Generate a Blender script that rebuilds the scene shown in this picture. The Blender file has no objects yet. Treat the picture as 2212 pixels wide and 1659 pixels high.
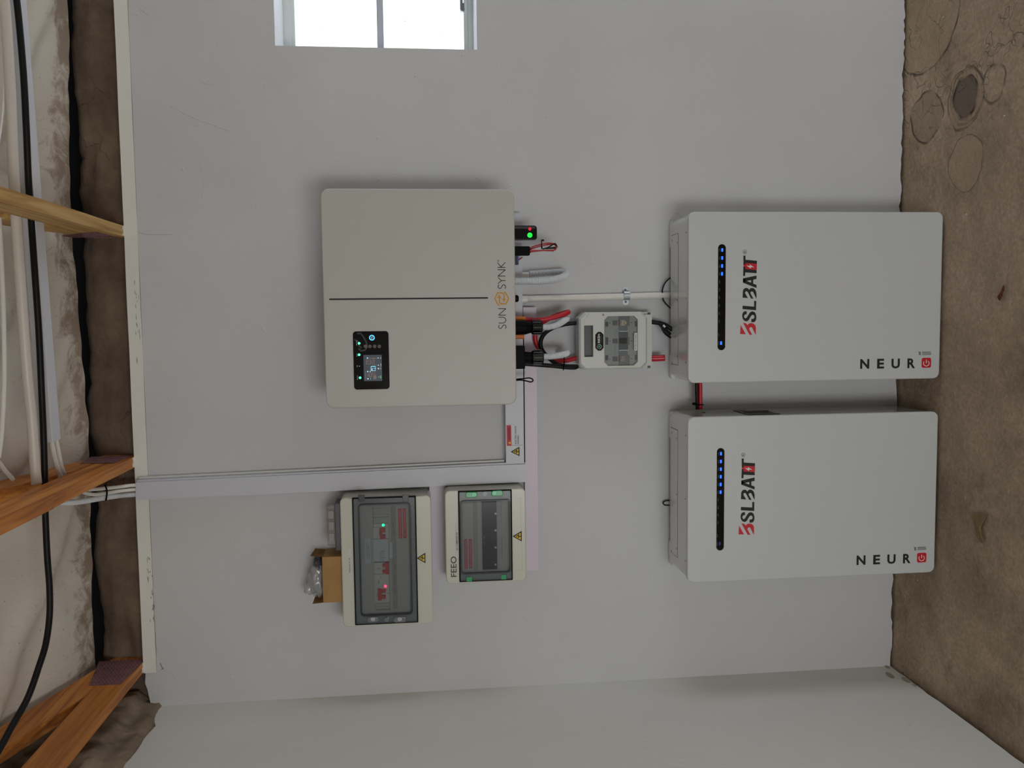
import bpy, bmesh, math, random
from mathutils import Vector, Matrix, noise
C = bpy.context.scene.collection
S = bpy.context.scene
random.seed(7)

# ------------------------------------------------------------------ camera (rolled 90 degrees: the photo was taken sideways)
H = 1.745; D = 3.0; F = 1848.854
M = Matrix(((-0.011602842524094777, -0.10254620701492453, -0.9946605699796355),
            (-0.9972254527750974, -0.07196129380828425, 0.019051733016704053),
            (-0.07353074447374403, 0.9921218915134824, -0.10142673216093934)))
cam = bpy.data.cameras.new('camera'); camo = bpy.data.objects.new('camera', cam); C.objects.link(camo)
cx, cy, cz = M[0], -M[1], -M[2]
camo.matrix_world = Matrix(((cx[0], cy[0], cz[0], 0), (cx[1], cy[1], cz[1], -D), (cx[2], cy[2], cz[2], H), (0, 0, 0, 1)))
cam.sensor_width = 36; cam.sensor_fit = 'HORIZONTAL'; cam.lens = F / 2212 * 36; cam.clip_start = .02
S.camera = camo

# ------------------------------------------------------------------ light
S.view_settings.view_transform = 'Standard'; S.view_settings.look = 'None'
S.view_settings.gamma = 1; S.view_settings.use_curve_mapping = False
S.view_settings.exposure = 0.0
w = bpy.data.worlds.new('sky'); S.world = w; w.use_nodes = True
w.node_tree.nodes['Background'].inputs[0].default_value = (.86, .93, 1, 1)
w.node_tree.nodes['Background'].inputs[1].default_value = 2.2
def area(name, loc, direction, sx, sy, power, col):
    l = bpy.data.lights.new(name, 'AREA'); l.shape = 'RECTANGLE'; l.size = sx; l.size_y = sy; l.energy = power; l.color = col
    o = bpy.data.objects.new(name, l); C.objects.link(o); o.location = loc
    o.rotation_euler = Vector(direction).to_track_quat('-Z', 'Y').to_euler()
    return o
area('side_door_daylight', (3.14, -.98, 1.1), (-1, 0, -.05), 1.1, 1.9, 7, (.86, .9, 1))
area('rear_fill_light', (-.91, -4.55, .93), (.12, 1, -.05), .66, 1.74, 36, (1, .995, .965))  # general fill, added in an opening of the unseen rear wall
area('back_window_daylight', (1.55, 0.16, 1.93), (0, -1, -.1), .8, .6, 2.5, (.9, .95, 1))

# ------------------------------------------------------------------ helpers
def ray(px, py): return M.transposed() @ Vector(((px - 1106) / F, (py - 829.5) / F, 1))
def hit(px, py, axis, v):
    r = ray(px, py); c = (0, -D, H); t = (v - c[axis]) / r[axis]
    return Vector(c) + r * t
def P(px, py, d=0): return hit(px, py, 1, -d)          # on a plane parallel to the back wall, d in front of it
def PX(px, py, x): return hit(px, py, 0, x)
def PZ(px, py, z): return hit(px, py, 2, z)
def rc(px0, px1, py0, py1, d):                          # world rectangle x0,x1,z0,z1 seen there
    mx, my = (px0 + px1) / 2, (py0 + py1) / 2
    return P(mx, py1, d).x, P(mx, py0, d).x, P(px1, my, d).z, P(px0, my, d).z

def lin(h):
    h = h.lstrip('#'); v = [int(h[i:i+2], 16) / 255 for i in (0, 2, 4)]
    return tuple(c / 12.92 if c <= .04045 else ((c + .055) / 1.055) ** 2.4 for c in v) + (1,)
MATS = {}
def mat(name, col, rough=.5, metal=0, bump=0, bscale=200, emit=0, coat=0, var=0, vscale=20, spec=.5):
    if name in MATS: return MATS[name]
    m = bpy.data.materials.new(name); m.use_nodes = True; nt = m.node_tree; b = nt.nodes['Principled BSDF']
    c = lin(col); b.inputs['Base Color'].default_value = c
    b.inputs['Roughness'].default_value = rough; b.inputs['Metallic'].default_value = metal
    b.inputs['Specular IOR Level'].default_value = spec
    if coat: b.inputs['Coat Weight'].default_value = coat; b.inputs['Coat Roughness'].default_value = .12
    if emit: b.inputs['Emission Color'].default_value = c; b.inputs['Emission Strength'].default_value = emit
    if bump or var:
        tc = nt.nodes.new('ShaderNodeNewGeometry')
    if bump:
        n = nt.nodes.new('ShaderNodeTexNoise'); n.inputs['Scale'].default_value = bscale; n.inputs['Detail'].default_value = 4
        bp = nt.nodes.new('ShaderNodeBump'); bp.inputs['Strength'].default_value = bump; bp.inputs['Distance'].default_value = .002
        nt.links.new(tc.outputs['Position'], n.inputs['Vector']); nt.links.new(n.outputs['Fac'], bp.inputs['Height']); nt.links.new(bp.outputs[0], b.inputs['Normal'])
    if var:
        n = nt.nodes.new('ShaderNodeTexNoise'); n.inputs['Scale'].default_value = vscale; n.inputs['Detail'].default_value = 6
        r = nt.nodes.new('ShaderNodeValToRGB')
        r.color_ramp.elements[0].position = .3; r.color_ramp.elements[1].position = .7
        r.color_ramp.elements[0].color = tuple(x * (1 - var) for x in c[:3]) + (1,)
        r.color_ramp.elements[1].color = tuple(min(1, x * (1 + var)) for x in c[:3]) + (1,)
        nt.links.new(tc.outputs['Position'], n.inputs['Vector']); nt.links.new(n.outputs['Fac'], r.inputs[0]); nt.links.new(r.outputs[0], b.inputs['Base Color'])
    MATS[name] = m; return m

def clear(name, tint, gloss=.1, rough=.05, haze=0, hazecol=None):
    m = bpy.data.materials.new(name); m.use_nodes = True; nt = m.node_tree; nt.nodes.clear(); L = nt.links.new
    o = nt.nodes.new('ShaderNodeOutputMaterial'); t = nt.nodes.new('ShaderNodeBsdfTransparent'); t.inputs[0].default_value = tint
    g = nt.nodes.new('ShaderNodeBsdfGlossy'); g.inputs['Roughness'].default_value = rough; g.inputs[0].default_value = (1, 1, 1, 1)
    mx = nt.nodes.new('ShaderNodeMixShader'); mx.inputs[0].default_value = gloss
    if haze:
        d = nt.nodes.new('ShaderNodeBsdfDiffuse'); d.inputs[0].default_value = hazecol
        m2 = nt.nodes.new('ShaderNodeMixShader'); m2.inputs[0].default_value = haze
        L(t.outputs[0], m2.inputs[1]); L(d.outputs[0], m2.inputs[2]); L(m2.outputs[0], mx.inputs[1])
    else: L(t.outputs[0], mx.inputs[1])
    L(g.outputs[0], mx.inputs[2]); L(mx.outputs[0], o.inputs[0])
    return m

class NT:                                              # small node-graph helper
    def __init__(s, name):
        s.m = bpy.data.materials.new(name); s.m.use_nodes = True; s.t = s.m.node_tree; s.b = s.t.nodes['Principled BSDF']
        s.g = s.t.nodes.new('ShaderNodeNewGeometry').outputs['Position']
    def L(s, a, b): s.t.links.new(a, b)
    def n(s, k, **kw):
        x = s.t.nodes.new('ShaderNode' + k)
        for a, v in kw.items():
            if hasattr(x, a): setattr(x, a, v)
            else: x.inputs[a.replace('_', ' ')].default_value = v
        return x
    def noise(s, scale, detail=5, vec=None, rough=.5, dist=0, stretch=None):
        x = s.n('TexNoise'); x.inputs['Scale'].default_value = scale; x.inputs['Detail'].default_value = detail
        x.inputs['Roughness'].default_value = rough; x.inputs['Distortion'].default_value = dist
        v = vec or s.g
        if stretch:
            mp = s.n('Mapping'); mp.inputs['Scale'].default_value = stretch; s.L(v, mp.inputs[0]); v = mp.outputs[0]
        s.L(v, x.inputs['Vector']); return x.outputs['Fac']
    def ramp(s, src, *stops):
        x = s.n('ValToRGB'); e = x.color_ramp.elements
        while len(e) < len(stops): e.new(.5)
        for i, (p, c) in enumerate(stops):
            e[i].position = p; e[i].color = lin(c) if isinstance(c, str) else (c, c, c, 1)
        s.L(src, x.inputs[0]); return x.outputs[0]
    def mix(s, fac, a, b, mode='MIX'):
        x = s.t.nodes.new('ShaderNodeMix'); x.data_type = 'RGBA'; x.blend_type = mode
        for sock, v in ((x.inputs[0], fac), (x.inputs[6], a), (x.inputs[7], b)):
            if isinstance(v, (int, float)): sock.default_value = v
            elif isinstance(v, str): sock.default_value = lin(v)
            else: s.L(v, sock)
        return x.outputs[2]
    def math(s, op, a, b=0.0):
        x = s.n('Math'); x.operation = op
        for i, v in enumerate((a, b)):
            if isinstance(v, (int, float)): x.inputs[i].default_value = v
            else: s.L(v, x.inputs[i])
        return x.outputs[0]
    def bump(s, h, strength=.3, dist=.005, prev=None):
        x = s.n('Bump'); x.inputs['Strength'].default_value = strength; x.inputs['Distance'].default_value = dist
        s.L(h, x.inputs['Height'])
        if prev: s.L(prev, x.inputs['Normal'])
        return x.outputs[0]
    def sep(s):
        x = s.n('SeparateXYZ'); s.L(s.g, x.inputs[0]); return x.outputs

def root(name, label, cat, loc, group=None):
    o = bpy.data.objects.new(name, None); C.objects.link(o); o.location = loc; o.empty_display_size = .05
    o['label'] = label; o['category'] = cat
    if group: o['group'] = group
    return o
def wloc(o):
    v = Vector((0, 0, 0))
    while o: v += o.location; o = o.parent
    return v
def obj(name, bm, m, parent=None, smooth=False, label=None, recalc=True, **props):
    if recalc: bmesh.ops.recalc_face_normals(bm, faces=bm.faces)
    me = bpy.data.meshes.new(name)
    off = wloc(parent) if parent else None
    if parent is None and 'category' in props:          # own origin at its centre bottom
        xs = [v.co for v in bm.verts]
        off = Vector((sum(v.x for v in xs) / len(xs), sum(v.y for v in xs) / len(xs), min(v.z for v in xs)))
    if off is not None: bmesh.ops.translate(bm, vec=-off, verts=bm.verts)
    bm.to_mesh(me); bm.free(); me.materials.append(m)
    if smooth:
        for p in me.polygons: p.use_smooth = True
    o = bpy.data.objects.new(name, me); C.objects.link(o)
    if parent: o.parent = parent
    elif off is not None: o.location = off
    if label: o['label'] = label
    for k, v in props.items(): o[k] = v
    return o
def struct(name, bm, m, **k): return obj(name, bm, m, kind='structure', **k)

def add_box(bm, x0, x1, y0, y1, z0, z1):
    v = [bm.verts.new((x, y, z)) for x in (x0, x1) for y in (y0, y1) for z in (z0, z1)]
    for f in ((0, 1, 3, 2), (4, 6, 7, 5), (0, 4, 5, 1), (2, 3, 7, 6), (0, 2, 6, 4), (1, 5, 7, 3)):
        bm.faces.new([v[i] for i in f])
    return v
def box(x0, x1, y0, y1, z0, z1, bev=0):
    bm = bmesh.new(); add_box(bm, x0, x1, y0, y1, z0, z1)
    if bev: bmesh.ops.bevel(bm, geom=bm.edges[:], offset=bev, segments=2, affect='EDGES')
    return bm
def rr(x0, x1, z0, z1, r, n=6):
    out = []
    for (ax, az, a0) in ((x1 - r, z1 - r, 0), (x0 + r, z1 - r, 90), (x0 + r, z0 + r, 180), (x1 - r, z0 + r, 270)):
        for i in range(n + 1):
            a = math.radians(a0 + 90 * i / n); out.append((ax + r * math.cos(a), az + r * math.sin(a)))
    return out
def loft(loops, cap0=True, cap1=True, bm=None):         # loops of 3D points, same count
    bm = bm or bmesh.new(); vs = [[bm.verts.new(p) for p in l] for l in loops]; n = len(loops[0])
    for a, b in zip(vs, vs[1:]):
        for i in range(n): bm.faces.new((a[i], a[(i + 1) % n], b[(i + 1) % n], b[i]))
    if cap0: bm.faces.new(vs[0])
    if cap1: bm.faces.new(vs[-1][::-1])
    return bm
def rprism(x0, x1, z0, z1, r, yb, yf, bev=0, n=6, bm=None):    # rounded slab, back yb, front yf (yf < yb)
    L = [[(x, yb, z) for x, z in rr(x0, x1, z0, z1, r, n)]]
    if bev:
        for k in range(0, 4):
            a = math.radians(30 * k); e = bev * (1 - math.cos(a)); f = bev * (1 - math.sin(a))
            L.append([(x, yf + f, z) for x, z in rr(x0 + e, x1 - e, z0 + e, z1 - e, max(r - e, .0005), n)])
    else: L.append([(x, yf, z) for x, z in rr(x0, x1, z0, z1, r, n)])
    return loft(L, bm=bm)
def ring(o, i, ro, ri, yb, yf, cham=0, n=5, bm=None):
    O = lambda e, y: [(x, y, z) for x, z in rr(o[0] + e, o[1] - e, o[2] + e, o[3] - e, max(ro - e, .001), n)]
    I = lambda y: [(x, y, z) for x, z in rr(*i, ri, n)]
    L = [O(0, yb)] + ([O(0, yf + cham), O(cham * .35, yf + cham * .3), O(cham, yf)] if cham else [O(0, yf)]) + [I(yf), I(yb), O(0, yb)]
    bm = bm or bmesh.new(); vs = [[bm.verts.new(p) for p in l] for l in L[:-1]]; vs.append(vs[0]); m = len(vs[0])
    for a, b in zip(vs, vs[1:]):
        for k in range(m): bm.faces.new((a[k], a[(k + 1) % m], b[(k + 1) % m], b[k]))
    return bm
def prism(pts, yb, yf, bm=None):                         # polygon in x,z
    bm = bm or bmesh.new()
    a = [bm.verts.new((x, yb, z)) for x, z in pts]; b = [bm.verts.new((x, yf, z)) for x, z in pts]; n = len(pts)
    fs = [bm.faces.new(a), bm.faces.new(b[::-1])]
    for i in range(n): bm.faces.new((a[i], b[i], b[(i + 1) % n], a[(i + 1) % n]))
    for f in fs: f.normal_update()
    bmesh.ops.triangulate(bm, faces=fs)
    return bm
def pixpoly(pts, d, t=.0006, bm=None):                   # print on a face: polygon given where it is seen at depth d
    q = [P(a, b, d) for a, b in pts]
    return prism([(p.x, p.z) for p in q], -d, -d - t, bm)
def spline(pts, sub=10):
    pts = [Vector(p) for p in pts]; out = []
    q = [2 * pts[0] - pts[1]] + pts + [2 * pts[-1] - pts[-2]]
    for i in range(1, len(q) - 2):
        p0, p1, p2, p3 = q[i-1:i+3]
        for k in range(sub):
            t = k / sub
            out.append(.5 * ((2*p1) + (p2-p0)*t + (2*p0-5*p1+4*p2-p3)*t*t + (3*p1-p0-3*p2+p3)*t**3))
    out.append(pts[-1]); return out
def tube(pts, r, sides=12, sub=10, corr=0, flat=1, bm=None, cap=True, smooth=True):
    line = spline(pts, sub) if smooth else [Vector(p) for p in pts]
    if corr:                                             # ribbed hose: resample at half the rib pitch
        L = [0]
        for a, b in zip(line, line[1:]): L.append(L[-1] + (b - a).length)
        n = max(4, int(L[-1] / corr * 4)); res = []; j = 0
        for i in range(n + 1):
            s = L[-1] * i / n
            while j < len(L) - 2 and L[j+1] < s: j += 1
            res.append(line[j].lerp(line[j+1], (s - L[j]) / max(L[j+1] - L[j], 1e-9)))
        line = res
    loops = []; up = None
    for i, p in enumerate(line):
        t = (line[min(i+1, len(line)-1)] - line[max(i-1, 0)]).normalized()
        if up is None:
            up = t.orthogonal() if abs(t.y) > .9 else Vector((0, 1, 0))
        up = (up - t * up.dot(t)).normalized(); s = t.cross(up)
        rad = r * (1 if not corr else (1.0 if i % 4 in (0, 1) else .80))
        loops.append([p + (up * math.cos(a) * flat + s * math.sin(a)) * rad for a in [2*math.pi*k/sides for k in range(sides)]])
    return loft(loops, cap, cap, bm)
def pt(*l): return [P(*a) for a in l]
def turned(c, prof, sides=16, axis=2, bm=None):          # c top centre; profile (offset along the axis, radius)
    L = []
    for o, r in prof:
        lp = []
        for k in range(sides):
            a = 2 * math.pi * (k + .5) / sides; u, v = r * math.cos(a), r * math.sin(a)
            q = [u, v]; q.insert(axis, o); lp.append(Vector(c) + Vector(q))
        L.append(lp)
    return loft(L, bm=bm)
def disc(px, py, r, d, t=.001, n=16, bm=None):
    p = P(px, py, d); return turned(p, [(0, r), (-t, r)], n, 1, bm)
def text(body, x0, x1, z0, z1, d, weight=0, vert=False, bm=None):
    cu = bpy.data.curves.new('t', 'FONT'); cu.body = body; cu.offset = weight; cu.resolution_u = 4
    o = bpy.data.objects.new('t', cu); C.objects.link(o)
    me = o.evaluated_get(bpy.context.evaluated_depsgraph_get()).to_mesh()
    vs = [v.co.copy() for v in me.vertices]; fs = [tuple(p.vertices) for p in me.polygons]
    a0, a1 = min(v.x for v in vs), max(v.x for v in vs); b0, b1 = min(v.y for v in vs), max(v.y for v in vs)
    bm = bm or bmesh.new(); nv = []
    for v in vs:
        u, t = (v.x - a0) / (a1 - a0), (v.y - b0) / (b1 - b0)
        nv.append(bm.verts.new((x0 + (x1-x0)*t, -d, z1 - (z1-z0)*u) if vert else (x0 + (x1-x0)*u, -d, z0 + (z1-z0)*t)))
    for f in fs:
        try: bm.faces.new([nv[i] for i in f])
        except ValueError: pass
    bpy.data.objects.remove(o); bpy.data.curves.remove(cu)
    return bm
def ptext(body, px0, px1, py0, py1, d, weight=0, vert=False, bm=None): return text(body, *rc(px0, px1, py0, py1, d), d + .0009, weight, vert, bm)
def stroke(pts, wd, d, t=.0006, bm=None, close=False):   # polyline of even width in pixel coordinates, for drawn marks
    bm = bm or bmesh.new(); q = [P(a, b, d) for a, b in pts]; q = [Vector((p.x, p.z)) for p in q]
    if close: q = q + [q[0], q[1]]
    L = []
    for i, p in enumerate(q):
        a = (q[min(i+1, len(q)-1)] - q[i]); b = (q[i] - q[max(i-1, 0)])
        if a.length < 1e-9: a = b
        if b.length < 1e-9: b = a
        a = a.normalized(); b = b.normalized(); t_ = (a + b).normalized(); nrm = Vector((-t_.y, t_.x)); k = wd / 2 / max(.4, t_.dot(a))
        L.append((p + nrm * k, p - nrm * k))
    y = -d - t
    v = [(bm.verts.new((a.x, y, a.y)), bm.verts.new((b.x, y, b.y))) for a, b in L]
    for s, e in zip(v, v[1:]): bm.faces.new((s[0], s[1], e[1], e[0]))
    return bm

# ------------------------------------------------------------------ materials of the setting
def m_plaster(name, base, big=.35):
    k = NT(name)
    col = k.ramp(k.noise(1.3, 6), (.3, base[0]), (.7, base[1]))
    st = k.ramp(k.noise(5, 8, rough=.7), (.66, 0.0), (.8, 1.0))
    col = k.mix(k.math('MULTIPLY', st, .25), col, base[2])
    k.L(col, k.b.inputs['Base Color']); k.b.inputs['Roughness'].default_value = .62; k.b.inputs['Specular IOR Level'].default_value = .35
    n1 = k.bump(k.noise(2.2, 3, rough=.55), big, .03)
    n2 = k.bump(k.noise(38, 6, rough=.6, stretch=(1, 1, .6)), .16, .006, n1)
    sp = k.ramp(k.noise(22, 2), (.70, 0.0), (.76, 1.0))
    n3 = k.bump(sp, .35, .003, n2)
    n4 = k.bump(k.noise(420, 2), .10, .001, n3)
    k.L(n4, k.b.inputs['Normal']); return k.m
plaster = m_plaster('painted_plaster', ('#c5c6c9', '#cfd0d1', '#b7b4b0'))
plaster_left = m_plaster('side_plaster_lightened', ('#e4e4df', '#eaeae6', '#d0ccc2'), .2)  # left wall colour lightened to make up for too little light on it
def m_mud(name='raw_mud_plaster', c=('#4d3f35', '#715f50', '#8d7965')):
    k = NT(name)
    col = k.ramp(k.noise(6, 9, rough=.65), (.25, c[0]), (.5, c[1]), (.75, c[2]))
    cr = k.n('TexVoronoi'); cr.feature = 'DISTANCE_TO_EDGE'; cr.inputs['Scale'].default_value = 7
    mp = k.n('Mapping'); mp.inputs['Scale'].default_value = (1, 1, 1.6)
    dn = k.noise(9, 3); cv = k.n('VectorMath'); cv.operation = 'ADD'; k.L(k.g, cv.inputs[0])
    sc = k.n('VectorMath'); sc.operation = 'SCALE'; k.L(dn, sc.inputs[0]); sc.inputs['Scale'].default_value = .12
    k.L(sc.outputs[0], cv.inputs[1]); k.L(cv.outputs[0], mp.inputs[0]); k.L(mp.outputs[0], cr.inputs['Vector'])
    crk = k.ramp(cr.outputs['Distance'], (0.0, 0.0), (.010, 1.0))
    msk = k.ramp(k.noise(5, 2), (.34, 0.0), (.42, 1.0))
    crk2 = k.math('MAXIMUM', crk, msk)
    k.L(k.mix(crk2, '#2c231d', col), k.b.inputs['Base Color']); k.b.inputs['Roughness'].default_value = .95
    n = k.bump(k.noise(14, 8, rough=.7), .7, .02); k.L(k.bump(crk2, .5, .004, n), k.b.inputs['Normal']); return k.m
mud = m_mud(); mud_pale = m_mud('pale_mud_masonry', ('#6e6052', '#94836f', '#b5a58e'))
def m_floor():
    k = NT('worn_earth_concrete')
    col = k.ramp(k.noise(2.0, 9, rough=.68, dist=.4), (.33, '#7f6c58'), (.5, '#a8937b'), (.67, '#c2ab93'))
    dk = k.ramp(k.noise(7.5, 8, rough=.75, dist=.8), (.32, 1.0), (.46, 0.0))
    col = k.mix(k.math('MULTIPLY', dk, .65), col, '#66563f')
    pk = k.ramp(k.noise(1.1, 4), (.45, 0.0), (.65, 1.0)); col = k.mix(k.math('MULTIPLY', pk, .5), col, '#a9927f')
    gr = k.ramp(k.noise(90, 4), (.3, .68), (.7, 1.12)); col = k.mix(.7, col, gr, 'MULTIPLY')
    fl = k.ramp(k.noise(48, 1), (.765, 0.0), (.785, 1.0)); col = k.mix(k.math('MULTIPLY', fl, .6), col, '#b9ab98')
    hts = []
    wob = k.n('VectorMath'); wob.operation = 'SCALE'; tn = k.n('TexNoise'); tn.inputs['Scale'].default_value = 9; k.L(k.g, tn.inputs['Vector'])
    k.L(tn.outputs['Color'], wob.inputs[0]); wob.inputs['Scale'].default_value = .05
    ad = k.n('VectorMath'); ad.operation = 'ADD'; k.L(k.g, ad.inputs[0]); k.L(wob.outputs[0], ad.inputs[1])
    edge_n = k.ramp(k.noise(16, 4), (.38, .15), (.6, 1.0))
    def circ(px, py, r, wd, dark, fill=None, fa=.6):
        nonlocal col
        p = PZ(px, py, 0) + Vector((.025, .025, .025))
        dd = k.n('VectorMath'); dd.operation = 'DISTANCE'; k.L(ad.outputs[0], dd.inputs[0]); dd.inputs[1].default_value = p
        dist = dd.outputs['Value']
        if fill:
            f = k.n('MapRange'); k.L(dist, f.inputs[0]); f.inputs[1].default_value = r; f.inputs[2].default_value = r * .93; f.inputs[3].default_value = 0; f.inputs[4].default_value = fa
            col = k.mix(f.outputs[0], col, fill)
        e = k.math('ABSOLUTE', k.math('SUBTRACT', dist, r))
        f = k.n('MapRange'); k.L(e, f.inputs[0]); f.inputs[1].default_value = wd; f.inputs[2].default_value = wd * .3; f.inputs[3].default_value = 0; f.inputs[4].default_value = dark
        line = k.math('MULTIPLY', f.outputs[0], edge_n); col = k.mix(line, col, '#2c2218'); hts.append(line)
    circ(1995, 42, .185, .006, .8, '#ab977b', .35)
    circ(2073, 213, .098, .005, .55, '#a08b73', .5)
    circ(2076, 210, .088, .005, .5)
    circ(2073, 213, .068, .008, .95, '#62554a', .85)
    circ(1994, 252, .084, .005, .8, '#85735f', .5)
    circ(2073, 352, .092, .003, .45, '#b09a80', .45)
    circ(2134, 180, .06, .005, .6)
    vo = k.n('TexVoronoi'); vo.feature = 'DISTANCE_TO_EDGE'; vo.inputs['Scale'].default_value = 3.2
    ad2 = k.n('VectorMath'); ad2.operation = 'ADD'; w2 = k.n('VectorMath'); w2.operation = 'SCALE'; k.L(tn.outputs['Color'], w2.inputs[0]); w2.inputs['Scale'].default_value = .5
    k.L(k.g, ad2.inputs[0]); k.L(w2.outputs[0], ad2.inputs[1]); k.L(ad2.outputs[0], vo.inputs['Vector'])
    ck = k.ramp(vo.outputs['Distance'], (0.0, 1.0), (.012, 0.0)); sx = k.sep()
    near = k.n('MapRange'); k.L(sx[0], near.inputs[0]); near.inputs[1].default_value = .5; near.inputs[2].default_value = .8; near.inputs[3].default_value = .12; near.inputs[4].default_value = .6
    ck = k.math('MULTIPLY', k.math('MULTIPLY', ck, near.outputs[0]), edge_n); col = k.mix(ck, col, '#33281d'); hts.append(ck)
    k.L(col, k.b.inputs['Base Color']); k.b.inputs['Roughness'].default_value = .8
    n = k.bump(k.noise(5, 9, rough=.72), .75, .03); n = k.bump(k.noise(60, 5), .35, .003, n)
    h = hts[0]
    for x in hts[1:]: h = k.math('ADD', h, x)
    inv = k.math('MULTIPLY', h, -1.0); n = k.bump(inv, .8, .006, n)
    k.L(n, k.b.inputs['Normal']); return k.m
def m_membrane():
    k = NT('roof_underlay')
    col = k.ramp(k.noise(3, 5), (.3, '#d6d1c6'), (.7, '#e4dfd4'))
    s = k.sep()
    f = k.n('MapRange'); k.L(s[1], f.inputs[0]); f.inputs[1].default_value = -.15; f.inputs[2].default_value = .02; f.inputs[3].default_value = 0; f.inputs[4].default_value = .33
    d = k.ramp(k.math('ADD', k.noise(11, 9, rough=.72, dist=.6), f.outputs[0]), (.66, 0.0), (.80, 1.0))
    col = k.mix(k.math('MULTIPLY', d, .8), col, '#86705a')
    sp = k.ramp(k.noise(75, 2), (.70, 0.0), (.74, 1.0)); col = k.mix(k.math('MULTIPLY', sp, .55), col, '#6b6358')
    pk = k.ramp(k.noise(2, 3), (.45, 0.0), (.7, 1.0)); col = k.mix(k.math('MULTIPLY', pk, .35), col, '#cfbcb0')
    k.L(col, k.b.inputs['Base Color']); k.b.inputs['Roughness'].default_value = .55
    k.L(k.bump(k.noise(5, 5, rough=.6, stretch=(1.6, .6, 1)), .5, .03), k.b.inputs['Normal']); return k.m
def m_wood(name, a, b, c):
    k = NT(name)
    g = k.noise(1, 8, rough=.6, dist=.4, stretch=(55, 2.2, 55)); col = k.ramp(g, (.36, a), (.5, b), (.66, c))
    g2 = k.noise(1, 3, stretch=(9, .9, 9)); col = k.mix(k.ramp(g2, (.35, 0.0), (.7, .5)), col, a)
    kn = k.ramp(k.noise(6, 2, stretch=(2.2, 1, 2.2)), (.74, 0.0), (.79, 1.0)); col = k.mix(k.math('MULTIPLY', kn, .7), col, '#4a2a18')
    k.L(col, k.b.inputs['Base Color']); k.b.inputs['Roughness'].default_value = .55
    k.L(k.bump(g, .3, .002), k.b.inputs['Normal']); return k.m
floor_m = m_floor(); membrane_m = m_membrane()
wood = m_wood('pine', '#9a5a26', '#cc7f33', '#df9f50')
wood_y = m_wood('pale_pine', '#a3783c', '#d0a764', '#e2c084')
cream = mat('cream_gloss_paint', '#e6e5de', .4, bump=.25, bscale=60)
frame_m = mat('window_paint', '#d9dedb', .35)
skyglass = clear('window_glass', (1, 1, 1, 1), .05, .02)

# ------------------------------------------------------------------ the room
XL = -1.323; XR = 3.2; YR = -4.6; ZT = H + .987; ZTRIM = H + .943
wx0 = P(820, 103.5, 0).x; wx1 = wx0 + .95
wz1 = P(592, 50, 0).z; wz0 = P(1030.5, 50, 0).z
def fgrid(nx, ny, x0, x1, y0, y1, zf):
    bm = bmesh.new(); v = [[bm.verts.new((x0+(x1-x0)*i/nx, y0+(y1-y0)*j/ny, zf(x0+(x1-x0)*i/nx, y0+(y1-y0)*j/ny))) for j in range(ny+1)] for i in range(nx+1)]
    for i in range(nx):
        for j in range(ny): bm.faces.new((v[i][j], v[i+1][j], v[i+1][j+1], v[i][j+1]))
    return bm
fl = fgrid(150, 190, XL - .2, XR + .1, YR - .1, .12, lambda x, y: .004 * (noise.noise((x*2.5, y*2.5, 0))) - .003 - .013 * max(0, min(1, -y / .22)))
fo = struct('floor', fl, floor_m, smooth=True, recalc=False)
so = fo.modifiers.new('thickness', 'SOLIDIFY'); so.thickness = .05; so.offset = -1

def jag(a, b, n, amp, f=1):                              # wobbling line values between a and b
    return [(a + (b - a) * i / n, amp * (noise.noise((a*3 + i * .37 * f, 3.1, 7.7)) + .6 * noise.noise((i * 1.7, 9.1, a)))) for i in range(n + 1)]
# back wall: raw core behind, painted plaster skin in front
core = bmesh.new()
add_box(core, XL - .2, wx0, .028, .30, -.05, ZTRIM); add_box(core, wx1, XR, .028, .30, -.05, ZTRIM)
add_box(core, wx0, wx1, .028, .30, -.05, wz0); add_box(core, wx0, wx1, .028, .30, wz1, ZTRIM)
wb = struct('wall_back', core, mud)
sk = bmesh.new()
def skin(bm, x0, x1, z0, z1, bottom=False):
    if bottom: pts = [(x, z0 + max(-.004, z)) for x, z in jag(x0, x1, 120, .008)]
    else: pts = [(x0, z0), (x1, z0)]
    prism(pts + [(x1, z1), (x0, z1)], .03, 0, bm)
skin(sk, XL, wx0, .006, ZTRIM, True); skin(sk, wx1, XR, .006, ZTRIM, True)
skin(sk, wx0, wx1, .006, wz0, True); skin(sk, wx0, wx1, wz1, ZTRIM)
prism([(XL, ZTRIM), (P(345, 1452, 0).x, ZTRIM), (P(345, 1452, 0).x, ZT - .006), (P(325, 1475, 0).x, ZT - .003), (P(320, 1490, 0).x, ZT - .01), (XL, ZT - .02)], .03, 0, sk)
# plaster reveals of the window, slightly rounded
for (a, b, c, d_) in ((wx0, wx1, wz1 - .001, wz1 + .012), (wx0, wx1, wz0 - .012, wz0 + .001)): add_box(sk, a, b, .001, .3, c, d_)
for (a, b) in ((wx0 - .012, wx0 + .001), (wx1 - .001, wx1 + .012)): add_box(sk, a, b, .001, .3, wz0, wz1)
obj('plaster', sk, plaster, wb)
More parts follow.
